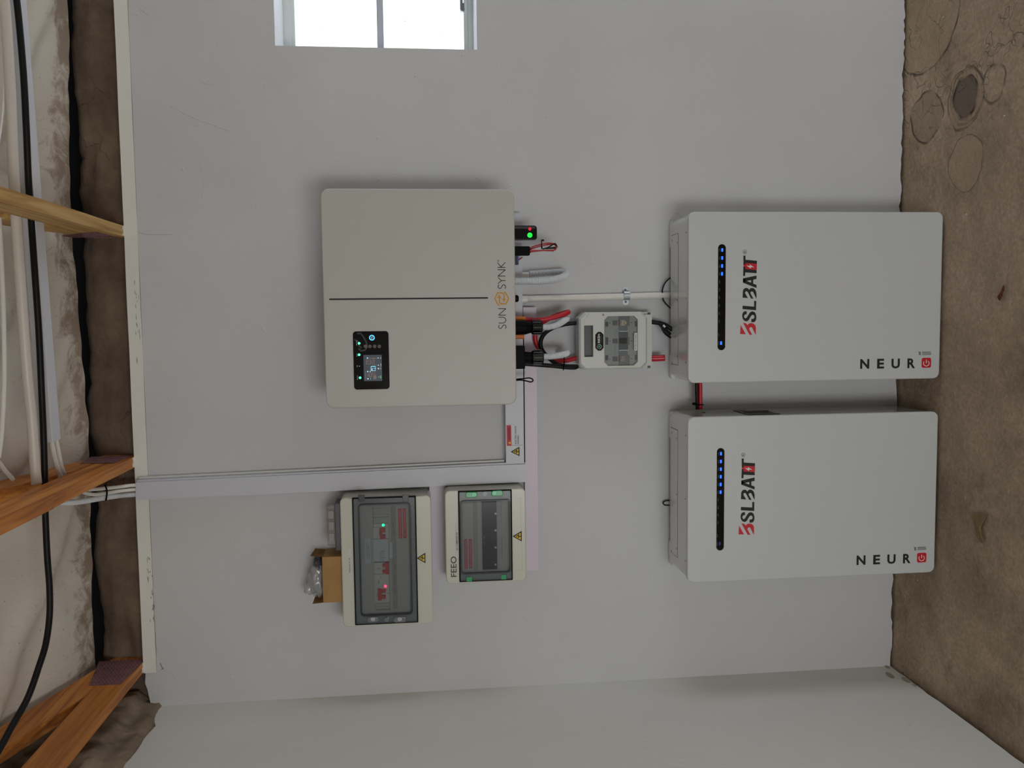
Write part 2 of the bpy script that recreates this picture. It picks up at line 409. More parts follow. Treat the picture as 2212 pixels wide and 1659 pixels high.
# eave infill above the painted wall plate: rough mud, recessed
ef = bmesh.new(); nx, nz = 170, 14; top = [H + 1.147 + .018 * noise.noise((i * .11, 2, 5)) + .014 * noise.noise((i * .5, 1, 8)) for i in range(nx + 1)]
vv = [[ef.verts.new((XL - .1 + (XR - XL + .1) * i / nx, .045 + .016 * noise.noise((i * .12, j * .35, 3)) + .03 * (j / nz) ** 4, ZTRIM + (top[i] - ZTRIM) * j / nz)) for j in range(nz + 1)] + [ef.verts.new((XL - .1 + (XR - XL + .1) * i / nx, .3, top[i] + .01))] for i in range(nx + 1)]
for i in range(nx):
    for j in range(nz + 1): ef.faces.new((vv[i][j], vv[i+1][j], vv[i+1][j+1], vv[i][j+1]))
obj('eave_infill', ef, mud, wb, smooth=True, label='bare brown mud plaster above the painted wall plate')

# painted timber wall plate along the top of the wall
tp = bmesh.new(); n = 60; xe = P(345, 1452, 0).x
fr = []
for i in range(n + 1):
    x = xe + (XR - xe) * i / n; e = .0015 * noise.noise((x * 5, 0, 0))
    fr.append([(x, .12, ZTRIM + .001), (x, -.003 + e, ZTRIM + .001 + e), (x, -.003 + e, ZT + e), (x, .12, ZT + e)])
loft(fr, bm=tp)
tr = struct('trim_1', tp, cream)
cr = bmesh.new()                                         # peeled slits in its paint
for (a, b, c0, c1) in ((272, 273.4, 0, 180), (276, 277, 212, 400), (293, 294, 400, 480), (302, 303, 600, 720), (308, 309, 830, 900)):
    pass
for k_ in range(34):
    py = random.choice((random.uniform(1195, 1340), random.uniform(1200, 1330), random.uniform(600, 780)))
    base = 245 + (py / 1430) * 73
    px = base + random.uniform(10, 22); ln = random.uniform(4, 17); wd = random.uniform(.5, 1.6 if py > 1000 else .8)
    sl = .052
    pixpoly([(px, py), (px + wd, py + ln * .3), (px + wd * .7 + sl * ln, py + ln), (px - .2 + sl * ln * .6, py + ln * .6)], .0042, .0005, cr)
obj('paint_chip', cr, mat('chip_dark', '#5a5244', .9), tr, kind='stuff')
cl = bmesh.new()                                         # crack between wall plate and plaster
pts = [(270, -5), (272, 90), (275, 180), (281, 215), (284, 300), (288, 380), (291, 450), (294, 495), (298, 600), (303, 720), (308, 830), (312, 950), (318, 1030)]
q = []
for a, b in zip(pts, pts[1:]):
    for s in range(6): t = s / 6; q.append((a[0] + (b[0]-a[0])*t + random.uniform(-.5, .5), a[1] + (b[1]-a[1])*t))
cl = stroke(q, .0013, .0012, bm=cl)
q = [(320 + (py - 1085) * .055 + random.uniform(-.6, .6), py) for py in range(1085, 1420, 7)]; stroke(q, .0013, .0012, bm=cl)
stroke([(294, 497), (301, 503), (312, 506), (330, 507), (372, 507)], .0008, .0012, bm=cl)
stroke([(346, 1432), (349, 1440), (353, 1444), (349, 1446)], .003, .0012, bm=cl)
obj('crack', cl, mat('crack_shadow', '#8a877f', .9), wb, kind='stuff')
# raised scratches and lumps in the plaster
rl = bmesh.new()
for l in ([(368, 229), (395, 243), (422, 256), (455, 268), (497, 282)], [(302, 17), (311, 25), (322, 34)], [(430, 350), (437, 372), (441, 400), (436, 425)], [(437, 178), (448, 181), (462, 184)],
          [(352, 1445), (368, 1452), (382, 1466), (392, 1485), (400, 1502), (404, 1522)], [(586, 1236), (600, 1258), (612, 1265)]):
    tube(pt(*[(a, b, -.0006) for a, b in l]), .0016, 8, 5, bm=rl)
for k_ in range(46):
    a, b = random.uniform(330, 1900), random.uniform(20, 1400); p = P(a, b, 0)
    s = random.uniform(.0012, .0035); turned(p, [(.001, s), (-s * .4, s * .7), (-s * .55, s * .2)], 7, 1, rl)
obj('plaster_lump', rl, plaster, wb, smooth=True, kind='stuff')

# left wall
def leftwall():
    b = bmesh.new(); add_box(b, XL - .3, XL - .03, YR, .028, -.05, 5.2); w_ = struct('wall_left', b, mud)
    # skin with broken top edge
    ys = [0] + [-i * .03 for i in range(1, 154)]
    known = [(345, 1521), (334, 1553), (336, 1568), (318, 1588), (305, 1606), (291, 1627), (264, 1659)]
    kk = [(PX(a, c, XL).y, PX(a, c, XL).z) for a, c in known]
    def ztop(y):
        for (y0, z0), (y1, z1) in zip(kk, kk[1:]):
            if y1 <= y <= y0: return z0 + (z1 - z0) * (y - y0) / (y1 - y0)
        return (kk[0][1] if y > kk[0][0] else kk[-1][1]) + 0
    b = bmesh.new(); lo = []; 
    top = [(y, ztop(y) + .008 * noise.noise((y * 22, 1, 1)) + .004 * noise.noise((y * 60, 1, 4))) for y in ys]
    bot = [(y, .006 + .005 * noise.noise((y * 14, 5, 1))) for y in ys]
    A = [[b.verts.new((XL - .03, y, z)) for y, z in l] for l in (bot, top)]; B = [[b.verts.new((XL + .002 * noise.noise((y * 3, z, 0)), y, z)) for y, z in l] for l in (bot, top)]
    for i in range(len(ys) - 1):
        b.faces.new((B[0][i], B[0][i+1], B[1][i+1], B[1][i])); b.faces.new((B[1][i], B[1][i+1], A[1][i+1], A[1][i])); b.faces.new((A[0][i], A[0][i+1], B[0][i+1], B[0][i]))
    obj('plaster', b, plaster_left, w_)
    # raw mud masonry above, in lumps with a protruding ledge
    b = bmesh.new(); ny, nz_ = 110, 34
    def sx(y, z):
        h = z - (H + .93); base = XL + .012 + .018 * noise.noise((y * 9, z * 9, 2)) + .008 * noise.noise((y * 30, z * 30, 2))
        if h > .03: base += .034 * min(1, (h - .03) / .03)
        if abs(noise.noise((y * 6, z * 8, 11))) < .03: base -= .012
        return base
    V = []
    for i in range(ny + 1):
        y = .03 - 2.6 * (i / ny) ** 1.6; V.append([b.verts.new((XL - .03 if j == 0 else sx(y, H + .90 + .5 * j / nz_), y, ztop(min(0, max(y, -5))) - .03 if j == 0 else H + .925 + .5 * j / nz_)) for j in range(nz_ + 1)])
    for i in range(ny):
        for j in range(nz_): b.faces.new((V[i][j], V[i+1][j], V[i+1][j+1], V[i][j+1]))
    obj('mud_masonry', b, mud_pale, w_, smooth=True, label='rough bare mud masonry above the broken paint edge')
    st = bmesh.new()                                     # brown marks low in the corner
    for (a, c, r) in ((1922, 1459, .015), (1916, 1441, .010), (1957, 1469, .015), (1888, 1437, .006), (1975, 1481, .008)):
        p = PX(a, c, XL) ; pts = [(p.y + r * 1.6 * (1 + .4 * noise.noise((k_, a, 0))) * math.cos(k_ * .63), p.z + r * .7 * (1 + .5 * noise.noise((k_, a, 5))) * math.sin(k_ * .63)) for k_ in range(10)]
        f = [st.verts.new((XL + .0028, y, z)) for y, z in pts]; st.faces.new(f)
    obj('stain', st, mat('stain_brown', '#b3a796', .9), w_, kind='stuff')
leftwall()
# right wall with its door opening for daylight; unseen rear wall with an opening added for fill light
b = bmesh.new(); add_box(b, XR, XR + .25, YR, -1.56, -.05, 5.2); add_box(b, XR, XR + .25, -.40, .3, -.05, 5.2); add_box(b, XR, XR + .25, -1.56, -.40, 2.1, 5.2); struct('wall_right', b, plaster_left)
b = bmesh.new(); add_box(b, XL - .3, -1.26, YR - .25, YR, -.05, 5.2); add_box(b, -.56, XR + .25, YR - .25, YR, -.05, 5.2); add_box(b, -1.26, -.56, YR - .25, YR, 1.82, 5.2); struct('wall_rear', b, plaster_left)

# roof underlay sheet, draped and wrinkled, and an unseen dark sheet added above it to block sky light
SL = .295
def zmem(x, y):
    d = -y; sag = .0
    for xt in (P(267, 499, 0).x, P(292, 998, 0).x, P(319, 1440, 0).x): sag += 0
    wv = .020 * noise.noise((x * 2.2 + y * 2.0, y * 3, 1.3)) + .010 * noise.noise((x * 6 + y * 5, y * 5, 4.3)) + .004 * noise.noise((x * 15 - y * 12, y * 9, 2))
    sharp = .032 * (1 - min(1, abs(noise.noise((x * 1.9 - y * 2.7, y * 1.2, 8.8))) * 7))
    return H + 1.150 + SL * d + wv * min(1, .35 + d * 2.2) - sharp * min(1, d * 4)
yb_ = .012
b = bmesh.new(); nx, ny = 230, 90; V = []
for i in range(nx + 1):
    x = XL - .12 + (XR - XL + .12) * i / nx; row = []
    for j in range(ny + 1):
        y = yb_ + .010 * noise.noise((x * 7, 1, 1)) - 4.75 * (j / ny) ** 1.9; z = zmem(x, y) + (.018 * noise.noise((x * 1.3, 0, 0)) + .006 * noise.noise((x * 14, 3, 0))) * (1 if j < 3 else max(0, 1 - j / 25)); row.append(b.verts.new((x, y, z)))
    V.append(row)
for i in range(nx):
    for j in range(ny): b.faces.new((V[i][j], V[i+1][j], V[i+1][j+1], V[i][j+1]))
struct('ceiling', b, membrane_m, smooth=True, label='sagging dirty white roof underlay sheet between the rafters')
b = bmesh.new(); v = [b.verts.new(p) for p in ((XL - .3, .5, H + 1.10), (XR + .3, .5, H + 1.10), (XR + .3, -4.9, H + 1.32 + SL * 4.9), (XL - .3, -4.9, H + 1.32 + SL * 4.9))]; b.faces.new(v)
bmesh.ops.solidify(b, geom=b.faces[:], thickness=.02)
struct('roof_light_block', b, mat('roof_sheet', '#2b2a2a', .7))
b = box(XL - .3, XR + .3, .30, .5, 2.6, H + 1.4); struct('eave_light_block', b, mat('roof_sheet', '#2b2a2a', .7))  # unseen closure behind the eave, added against leaking sky light

# window
w1 = bpy.data.objects.new('window_1', None); C.objects.link(w1); w1.location = (wx0, .2, wz0); w1['kind'] = 'structure'
dw = -.2
def wbar(name, px0, px1, dd, m=frame_m, t=.04, x0=wx0 - .0, x1=wx1, bev=.002):
    z1 = P(px0, 50, dd).z; z0 = P(px1, 50, dd).z; return obj(name, box(x0, x1, -dd, -dd + t, z0, z1, bev), m, w1)
wbar('window_frame', 611, 627.5, dw); wbar('window_frame', 1011.5, 1025.5, dw)
wbar('sash_rail', 627, 636.5, dw - .012, t=.03); wbar('sash_rail', 1002, 1012, dw - .012, t=.03)
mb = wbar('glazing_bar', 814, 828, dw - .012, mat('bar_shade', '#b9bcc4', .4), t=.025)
for nm, xa, xb in (('window_frame', wx0 - .003, wx0 + .012), ('window_frame', wx1 - .03, wx1)):
    obj(nm, box(xa, xb, .2, .24, P(1025, 50, dw).z, P(611, 50, dw).z, .002), frame_m, w1)
obj('glass', box(wx0, wx1, .225, .229, P(1003, 50, dw).z, P(636, 50, dw).z), skyglass, w1)
p = P(997, 14, dw + .02); hb = bmesh.new(); add_box(hb, p.x - .022, p.x + .03, .165, .18, p.z - .004, p.z + .006); turned((p.x - .018, .165, p.z - .002), [(0, .008), (-.012, .008)], 12, 1, hb); add_box(hb, p.x - .012, p.x + .012, .178, .2, p.z - .01, p.z + .004)
obj('latch', hb, mat('latch_metal', '#9a9fa3', .3, .9), w1)

# ------------------------------------------------------------------ common materials
inv_m = mat('inverter_enamel', '#bbbab5', .42, bump=.08, bscale=900, spec=.4)
bat_m = mat('battery_enamel', '#c6c9ca', .36, bump=.08, bscale=900, spec=.45)
bat_side = mat('battery_enamel_gloss', '#c9c9c6', .2, coat=.6)
black = mat('black_plastic', '#040405', .6, spec=.12); black_gl = mat('black_gloss', '#030304', .12, spec=.3)
ink = mat('black_ink', '#0a0a0b', .6); white_ink = mat('white_ink', '#d9d9d6', .6); grey_ink = mat('grey_ink', '#77787a', .5)
red_ink = mat('red_ink', '#c40f22', .5); amber = mat('amber_ink', '#c98a10', .5); yellow = mat('warning_yellow', '#e3c11d', .55)
red_cable = mat('red_cable', '#c01226', .42); black_cable = mat('black_cable', '#070708', .5, spec=.3); white_hose = mat('white_conduit', '#d4d8dc', .4)
pvc = mat('white_pvc', '#dddbd5', .35); trunk_m = mat('trunking_pvc', '#c9cbd3', .42); pinkish = mat('film_pink_pvc', '#cfc3cf', .4)
db_m = mat('db_enclosure', '#c6c5b8', .3, coat=.3); grey_pl = mat('grey_plastic', '#b9b9b4', .4)
screw_m = mat('screw', '#5f6062', .35, .8)
zinc = mat('zinc', '#b4bcc0', .35, .7)
led_g = mat('led_green', '#10ff70', emit=3); led_b = mat('led_blue', '#1040ff', emit=5); led_r = mat('led_red', '#ff2040', emit=3); led_c = mat('led_cyan', '#2fb4ff', emit=3)
dark = mat('dark_gap', '#050505', .9)

# ------------------------------------------------------------------ inverter
def inverter():
    d = .25
    x0, x1, z0, z1 = -.2705, .4185, H - .2955, H + .3125
    t = root('inverter', 'large square off-white solar inverter hung in the middle of the white wall', 'inverter', ((x0 + x1) / 2, -.06, z0))
    obj('front_cover', rprism(x0, x1, z0, z1, .026, -.225, -d, .004), inv_m, t, smooth=False)
    obj('housing', rprism(x0 + .02, x1 - .02, z0 + .015, z1 - .015, .02, -.052, -.225), mat('housing_grey', '#8e8f8f', .5, .2), t)
    obj('wall_bracket', box(x0 + .1, x1 - .1, -.052, -.001, z1 - .12, z1 - .06), zinc, t)
    sl = obj('accent_slot', rprism(*rc(711, 1054.5, 643.4, 646.6, d), .0022, -d + .004, -d - .0008), ink, t)
    # control panel
    a = rc(763.5, 840.5, 715.5, 841, d)
    pn = obj('control_panel', rprism(*a, .010, -d + .003, -d - .0016, .0008), black_gl, t)
    def sub(name, bm, m, **k): return obj(name, bm, m, pn, **k)
    dp = d + .0018
    scr = rprism(*rc(785.5, 825, 766.5, 823, dp), .0005, -dp + .0003, -dp - .0002)
    sub('screen', scr, mat('lcd', '#3a4552', .3, emit=.16))
    ds = dp + .0004
    lb = mat('lcd_blue', '#a5dcf2', emit=.7); lo = mat('lcd_line', '#9a8278', emit=.35); lw = mat('lcd_white', '#cfd8dc', emit=.5)
    X = lambda u, v: (740 + u / 9.758, 690 + v / 9.758)
    wd = .0009
    bm = bmesh.new()
    for l in ([X(560, 815), X(735, 815)], [X(638, 815), X(638, 985)], [X(668, 815), X(668, 962), X(725, 962)], [X(700, 1038), X(735, 1038)], [X(632, 1090), X(632, 1165), X(600, 1165)], [X(678, 1090), X(678, 1170)], [X(535, 1140), X(535, 1210)], [X(535, 1172), X(565, 1172)], [X(700, 1213), X(735, 1213)]): stroke(l, wd, ds, .0002, bm)
    for (u0, v0, u1, v1) in ((505, 850, 598, 940), (562, 1135, 612, 1208), (655, 1175, 700, 1250)):
        stroke([X(u0, v0), X(u1, v0), X(u1, v1), X(u0, v1)], wd * 1.3, ds, .0002, bm, close=True)
    for s in (525, 550, 578): stroke([X(s, 870), X(s, 912)], wd * .8, ds, .0002, bm)
    for s in (668, 678, 688): stroke([X(s, 1190), X(s, 1236)], wd, ds, .0002, bm)
    sub('screen_lines', bm, lo, kind='stuff')
    bm = bmesh.new(); stroke([X(600, 992), X(690, 992), X(690, 1080), X(600, 1080)], wd * 1.4, ds, .0002, bm, close=True); stroke([X(600, 1036), X(690, 1036)], wd, ds, .0002, bm)
    for (u, v) in ((525, 815), (530, 1100), (535, 1250), (757, 1036)): disc(*X(u, v), .0022, ds, .0002, 10, bm)
    pixpoly([X(612, 1045), X(632, 1045), X(632, 1070), X(612, 1070)], ds, .0003, bm)
    sub('screen_icons', bm, lb, kind='stuff')
    bm = bmesh.new()
    for (u, v) in ((750, 812), (755, 965)): disc(*X(u, v), .0018, ds, .0002, 10, bm)
    for (u, v0, v1) in ((802, 795, 830), (808, 930, 990), (804, 1020, 1050), (765, 1200, 1226), (588, 1085, 1115), (590, 1235, 1262), (575, 1085, 1115)): stroke([X(u, v0), X(u, v1)], wd * 1.2, ds, .0002, bm)
    sub('screen_marks', bm, lw, kind='stuff')
    bm = stroke([X(795, 1185), X(795, 1240)], wd, ds, .0002); stroke([X(812, 1180), X(812, 1245)], wd, ds, .0002, bm); sub('screen_readout', bm, mat('lcd_green', '#3fd07a', emit=.5), kind='stuff')
    bm = stroke([X(488, 1100), X(488, 1275)], wd, ds, .0002); sub('screen_caption', bm, lo, kind='stuff')
    # power button with a lit ring
    c = P(*X(620, 385), dp); bt = sub('power_button', turned(c, [(0, .0098), (-.003, .0098), (-.0035, .0085)], 24, 1), mat('button_steel', '#6d6a7c', .25, .8))
    rgm = bmesh.new(); n = 28
    for k_ in range(n):
        a0, a1 = 2*math.pi*k_/n, 2*math.pi*(k_+1)/n
        vs = [rgm.verts.new((c.x + r*math.cos(a), c.y - .0037, c.z + r*math.sin(a))) for r, a in ((.0066, a0), (.0084, a0), (.0084, a1), (.0066, a1))]; rgm.faces.new(vs)
    sub('button_ring', rgm, led_c)
    sub('button_mark', stroke([X(598, 425), X(640, 340)], .0016, dp + .0037, .0002), white_ink)
    for v, u in ((503, 349), (745, 350), (1230, 370)): sub('indicator_light', disc(*X(u, v), .0036, dp, .0012, 14), mat('led_green_hot', '#35ff8a', emit=6))
    sub('indicator_light', disc(*X(355, 985), .0016, dp, .0006, 10), white_ink, label='unlit white indicator')
    for s, u0, u1, v0, v1 in (('Normal', 284, 308, 450, 545), ('Solar', 294, 316, 715, 778), ('AC', 297, 320, 965, 1005), ('Battery', 305, 330, 1180, 1270)):
        pa, pb = X(u0, v0), X(u1, v1); sub('caption', ptext(s, pa[0], pb[0], pa[1], pb[1], dp), white_ink)
    for u in (482, 580, 678, 776):
        bm = bmesh.new(); cc = [X(u + 30 * math.cos(a), 568 + 30 * math.sin(a)) for a in [k_ * math.pi / 8 for k_ in range(16)]]; stroke(cc, .0006, dp, .0002, bm, close=True)
        stroke([X(u - 10, 568), X(u + 10, 568)], .0012, dp, .0002, bm); stroke([X(u, 556), X(u + 8, 568), X(u, 580)], .0009, dp, .0002, bm)
        sub('touch_key', bm, white_ink)
    # faint swirl on the panel
    bm = bmesh.new()
    for l in ([(300, 300), (380, 290), (440, 370), (500, 480), (520, 580), (470, 650), (390, 660), (330, 610)], [(250, 420), (330, 470), (350, 560), (400, 600)]): stroke([X(*q_) for q_ in l], .005, dp - .0001, .0001, bm)
    sub('panel_swirl', bm, mat('swirl', '#171c22', .3))
    # wordmark: thin strokes
    Y = lambda u, v: (1060 + u / 10.36, 555 + v / 10.36)
    bm = bmesh.new(); W = .0022
    def S_(u0, u1, v0, v1):          # u: cap top..baseline, v0 > v1 along reading direction
        pts = [(.13, .93), (.03, .7), (0, .45), (.1, .15), (.24, .06), (.38, .14), (.5, .5), (.62, .85), (.77, .95), (.9, .82), (1, .5), (.97, .25), (.87, .05)]
        stroke([Y(u0 + (u1 - u0) * a, v0 + (v1 - v0) * b) for a, b in pts], W, d, bm=bm)
    S_(175, 345, 1608, 1515)
    stroke([Y(175, 1480), Y(280, 1480), Y(325, 1455), Y(343, 1415), Y(325, 1372), Y(280, 1350), Y(175, 1350)], W, d, bm=bm)
    for l in ([(340, 1302), (175, 1302)], [(175, 1302), (340, 1158)], [(340, 1158), (170, 1158)]): stroke([Y(*a) for a in l], W, d, bm=bm)
    obj('wordmark', bm, ink, t); bm = bmesh.new()
    S_(162, 335, 712, 615)
    for l in ([(162, 600), (240, 530)], [(162, 460), (240, 530)], [(238, 530), (328, 530)], [(328, 430), (160, 430)], [(160, 430), (328, 288)], [(328, 288), (156, 286)], [(328, 233), (156, 233)], [(240, 233), (152, 128)], [(232, 222), (328, 122)]):
        stroke([Y(*a) for a in l], W, d, bm=bm)
    obj('wordmark', bm, ink, t)
    bm = bmesh.new(); stroke([Y(168 + 18 * math.cos(a), 88 + 18 * math.sin(a)) for a in [k_ * math.pi / 8 for k_ in range(16)]], .0008, d, bm=bm, close=True)
    a_, b_ = Y(158, 80), Y(178, 97); ptext('R', a_[0], b_[0], a_[1], b_[1], d, bm=bm); obj('registered_mark', bm, ink, t)
    bm = bmesh.new(); G = .0040
    stroke([Y(195, 1080), Y(165, 1072), Y(90, 930), Y(155, 805), Y(255, 805), Y(288, 825), Y(300, 860), Y(300, 940)], G, d, bm=bm)
    stroke([Y(295, 785), Y(325, 792), Y(402, 930), Y(340, 1052), Y(240, 1052), Y(205, 1030), Y(195, 995), Y(195, 920)], G, d, bm=bm)
    pixpoly([Y(148, 922), Y(192, 838), Y(240, 922)], d, .0007, bm); pixpoly([Y(250, 932), Y(343, 932), Y(298, 1020)], d, .0007, bm)
    obj('hexagon_emblem', bm, amber, t)
    # bottom fittings seen under the cover
    obj('pressure_vent', turned(P(1106, 645, .13), [(0, .012), (-.018, .012), (-.022, .009)], 16), black_gl, t)
    return t
inverter()

# ------------------------------------------------------------------ trunking
x0, x1, z0, z1 = rc(1090.5, 1129, 458, 1003, .045); x1 = P(1116, 460, .045).x
t = root('horizontal_trunking', 'grey-white square trunking running level behind the lower edge of the inverter', 'trunking', ((x0 + x1) / 2, -.02, z0))
xj = P(1110, 1001, .045).x
obj('channel', box(xj, x1, -.038, -.0005, z0 + .001, z1 - .001), trunk_m, t)
obj('lid', box(xj, x1, -.045, -.036, z0 - .001, z1 + .001, .0015), trunk_m, t)
obj('joint_gap', box(xj, x1 - .35, -.030, -.0008, z0 - .0065, z0), dark, t, label='black gap along its underside')
# warning sticker
dl = .0455
obj('sticker', pixpoly([(1094, 918), (1131, 918), (1131, 962), (1094, 962)], dl, .0003), mat('sticker_white', '#c5c7d2', .4), t)
rb = obj('red_banner', pixpoly([(1094, 918.5), (1104, 918.5), (1105, 963), (1095, 963)], dl, .0007), red_ink, t)
obj('lettering', ptext('WARNING', 1097.5, 1102.5, 922, 951, dl, .01), ink, rb)
obj('triangle_mark', pixpoly([(1097, 956.5), (1103, 953.5), (1103.3, 959.8)], dl, .0009), yellow, rb)
obj('lettering', ptext('ELECTRIC SHOCK', 1112, 1115.5, 920, 959, dl, .01), ink, t)
obj('lettering', ptext('HAZARD.', 1117.5, 1121, 939.5, 959, dl, .01), ink, t)
def warn_tri(parent, A, B_, C_, d):
    o = obj('shock_sign', pixpoly([A, B_, C_], d, .0006), ink, parent)
    c = ((A[0]+B_[0]+C_[0])/3, (A[1]+B_[1]+C_[1])/3); s = lambda q, k_: (c[0] + (q[0]-c[0])*k_, c[1] + (q[1]-c[1])*k_)
    obj('yellow_field', pixpoly([s(A, .68), s(B_, .68), s(C_, .68)], d, .0009), yellow, o)
    h = (B_[0] - A[0]); 
    obj('bolt_mark', stroke([(c[0]-.30*h, c[1]+.04*h), (c[0]+.02*h, c[1]-.16*h), (c[0]-.04*h, c[1]+.12*h), (c[0]+.26*h, c[1]-.06*h)], h * .09 / 616, d, .0012), ink, o)
warn_tri(t, (1103, 976), (1122, 965), (1122.5, 985.5), dl)
obj('sticker_divider', pixpoly([(1106, 961.6), (1129, 961.2), (1129, 962), (1106, 962.4)], dl, .0006), grey_ink, t)

q = [P(294, 1038.5, .045), P(1091, 1000.5, .045), P(1133.5, 1000.5, .045), P(1134, 1040, .045), P(294, 1079.5, .045)]
t = root('vertical_trunking', 'grey-white square trunking rising from beside the lower distribution board to the roof', 'trunking', (q[1].x, -.02, q[2].z))
pts = [(p.x, p.z) for p in q]
obj('channel', prism([(a + (.002 if i < 3 else .004) * (0), b) for i, (a, b) in enumerate(pts)], -.0005, -.038), trunk_m, t)
obj('lid', prism([(pts[0][0] - .006, pts[0][1] + .0015), (pts[1][0] - .006, pts[1][1]), (pts[2][0] - .004, pts[2][1] - .001), (pts[3][0] - .002, pts[3][1] - .001), (pts[4][0] - .002, pts[4][1] + .0015)], -.037, -.045), trunk_m, t)
obj('edge_rail', prism([(pts[0][0], pts[0][1]), (pts[1][0], pts[1][1]), (pts[1][0] + .007, pts[1][1]), (pts[0][0] + .007, pts[0][1])], -.0006, -.018), mat('rail_pvc', '#d6d7d6', .4), t)

# pink-filmed trunking lengths
x0, x1, z0, z1 = rc(1130.5, 1161, 663.5, 1233, .03)
obj('filmed_trunking', box(x0, x1, -.03, -.0005, z0, z1 - .004, .001), pinkish, label='long lavender-pink filmed trunking lid under the grey trunking and lower board', category='trunking')
x0, x1, z0, z1 = rc(929, 964, 1046, 1238.5, .03)
obj('filmed_trunking', box(x0, x1, -.03, -.0005, z0, z1, .001), pinkish, label='short lavender-pink filmed strip between the two distribution boards', category='trunking')

# ------------------------------------------------------------------ things under the inverter
dc = .14
# plug-in logger
a = rc(1098, 1160, 487, 518.5, .15)
t = root('data_logger', 'black plug-in data logger with a red and a green light under the inverter', 'data logger', ((a[0]+a[1])/2, -.15, a[2]))
obj('casing', rprism(a[0], a[1], a[2], a[3], .010, -.128, -.152, .003), black_gl, t)
obj('status_light', disc(1144.5, 508, .0085, .1525, .0008, 18), mat('led_green_soft', '#10e040', emit=1.1), t, label='round green light')
obj('status_light', disc(1144.5, 494.5, .0055, .1525, .0008, 18), mat('led_red_soft', '#d0102c', emit=.7), t, label='round red light')
obj('edge_strip', rprism(a[0] + .037, a[1] - .003, a[2] + .006, a[3], .001, -.151, -.1532), mat('logger_edge', '#3d3a44', .25), t)
# signal connector with bundled red and black wires
t = root('wire_bundle', 'black plug with looped thin red and black wires under the inverter', 'wires', P(1200, 535, dc))
a = rc(1098, 1144, 532.5, 552, dc); obj('plug', rprism(*a, .003, -dc + .015, -dc - .012, .002), black, t)
a = rc(1134, 1144, 534, 550, dc); obj('plug_nut', turned(((a[0]+a[1])/2, -dc, a[3]), [(0, .014), (-.012, .014), (-.017, .008)], 10), black, t)
wr = mat('thin_red_wire', '#b32226', .4)
for k_, (m_, l) in enumerate(((wr, [(1144, 536, dc), (1160, 530, dc), (1178, 526, dc), (1192, 527, dc), (1203, 532, dc - .02), (1192, 541, dc - .03), (1165, 541, dc - .01), (1144, 545, dc)]),
                 (wr, [(1144, 539, dc - .01), (1162, 533, dc - .01), (1180, 529, dc - .01), (1190, 528, dc - .01)]),
                 (wr, [(1144, 541, dc + .01), (1165, 541, dc + .01), (1190, 540.5, dc + .01), (1200, 539, dc + .01), (1201, 532, dc), (1194, 526, dc - .01), (1180, 525, dc - .01)]),
                 (wr, [(1140, 545, dc), (1155, 543, dc), (1175, 541, dc), (1196, 542, dc)]),
                 (black_cable, [(1172, 538, dc + .012), (1185, 534, dc + .012), (1196, 527, dc + .01), (1200, 527, dc), (1203, 534, dc), (1196, 536, dc - .01), (1178, 537, dc - .01)]),
                 (black_cable, [(1180, 537, dc), (1192, 535, dc), (1202, 534, dc)]),
                 (wr, [(1128, 556, dc - .06), (1122, 560, dc - .08), (1110, 568, dc - .1)]))):
    obj('wire', tube(pt(*l), .0022, 8), m_, t, smooth=True)
obj('cable_tie', tube(pt((1170, 518, dc + .008), (1170, 528, dc + .012), (1170, 536, dc + .01), (1171, 536, dc - .012), (1170, 526, dc - .012)), .0017, 6), black, t, smooth=True)
obj('tie_head', turned(P(1170, 519, dc + .01), [(0, .003), (-.008, .003)], 6), black, t)
a = rc(1100, 1120, 553, 572, dc); t2 = obj('network_plug', rprism(*a, .002, -dc + .012, -dc - .004, .001), mat('blue_black', '#15181f', .4), label='small black and blue plug under the inverter beside the looped wires', category='plug')
obj('blue_stripe', box(a[0] + .008, a[1], -dc - .0055, -dc - .004, a[2], a[2] + .005), mat('blue_plastic', '#23489a', .4), t2)
# looped ribbed hose
obj('ribbed_hose', tube(pt((1098, 607, .15), (1130, 607.5, .15), (1165, 607, .15), (1195, 604, .14), (1216, 598, .11), (1222, 592, .08), (1212, 589, .05), (1190, 589, .03), (1160, 591, .03), (1143, 592, .03)), .0125, 20, 12, corr=.0050), white_hose, label='thick white ribbed hose looping down from the inverter and back up', category='hose')
obj('conduit_stub', tube(pt((1100, 594.5, .03), (1120, 594, .03), (1143, 593.5, .03)), .0095, 14), pvc, smooth=True, label='short plain white pipe end feeding the looped ribbed hose', category='pipe')
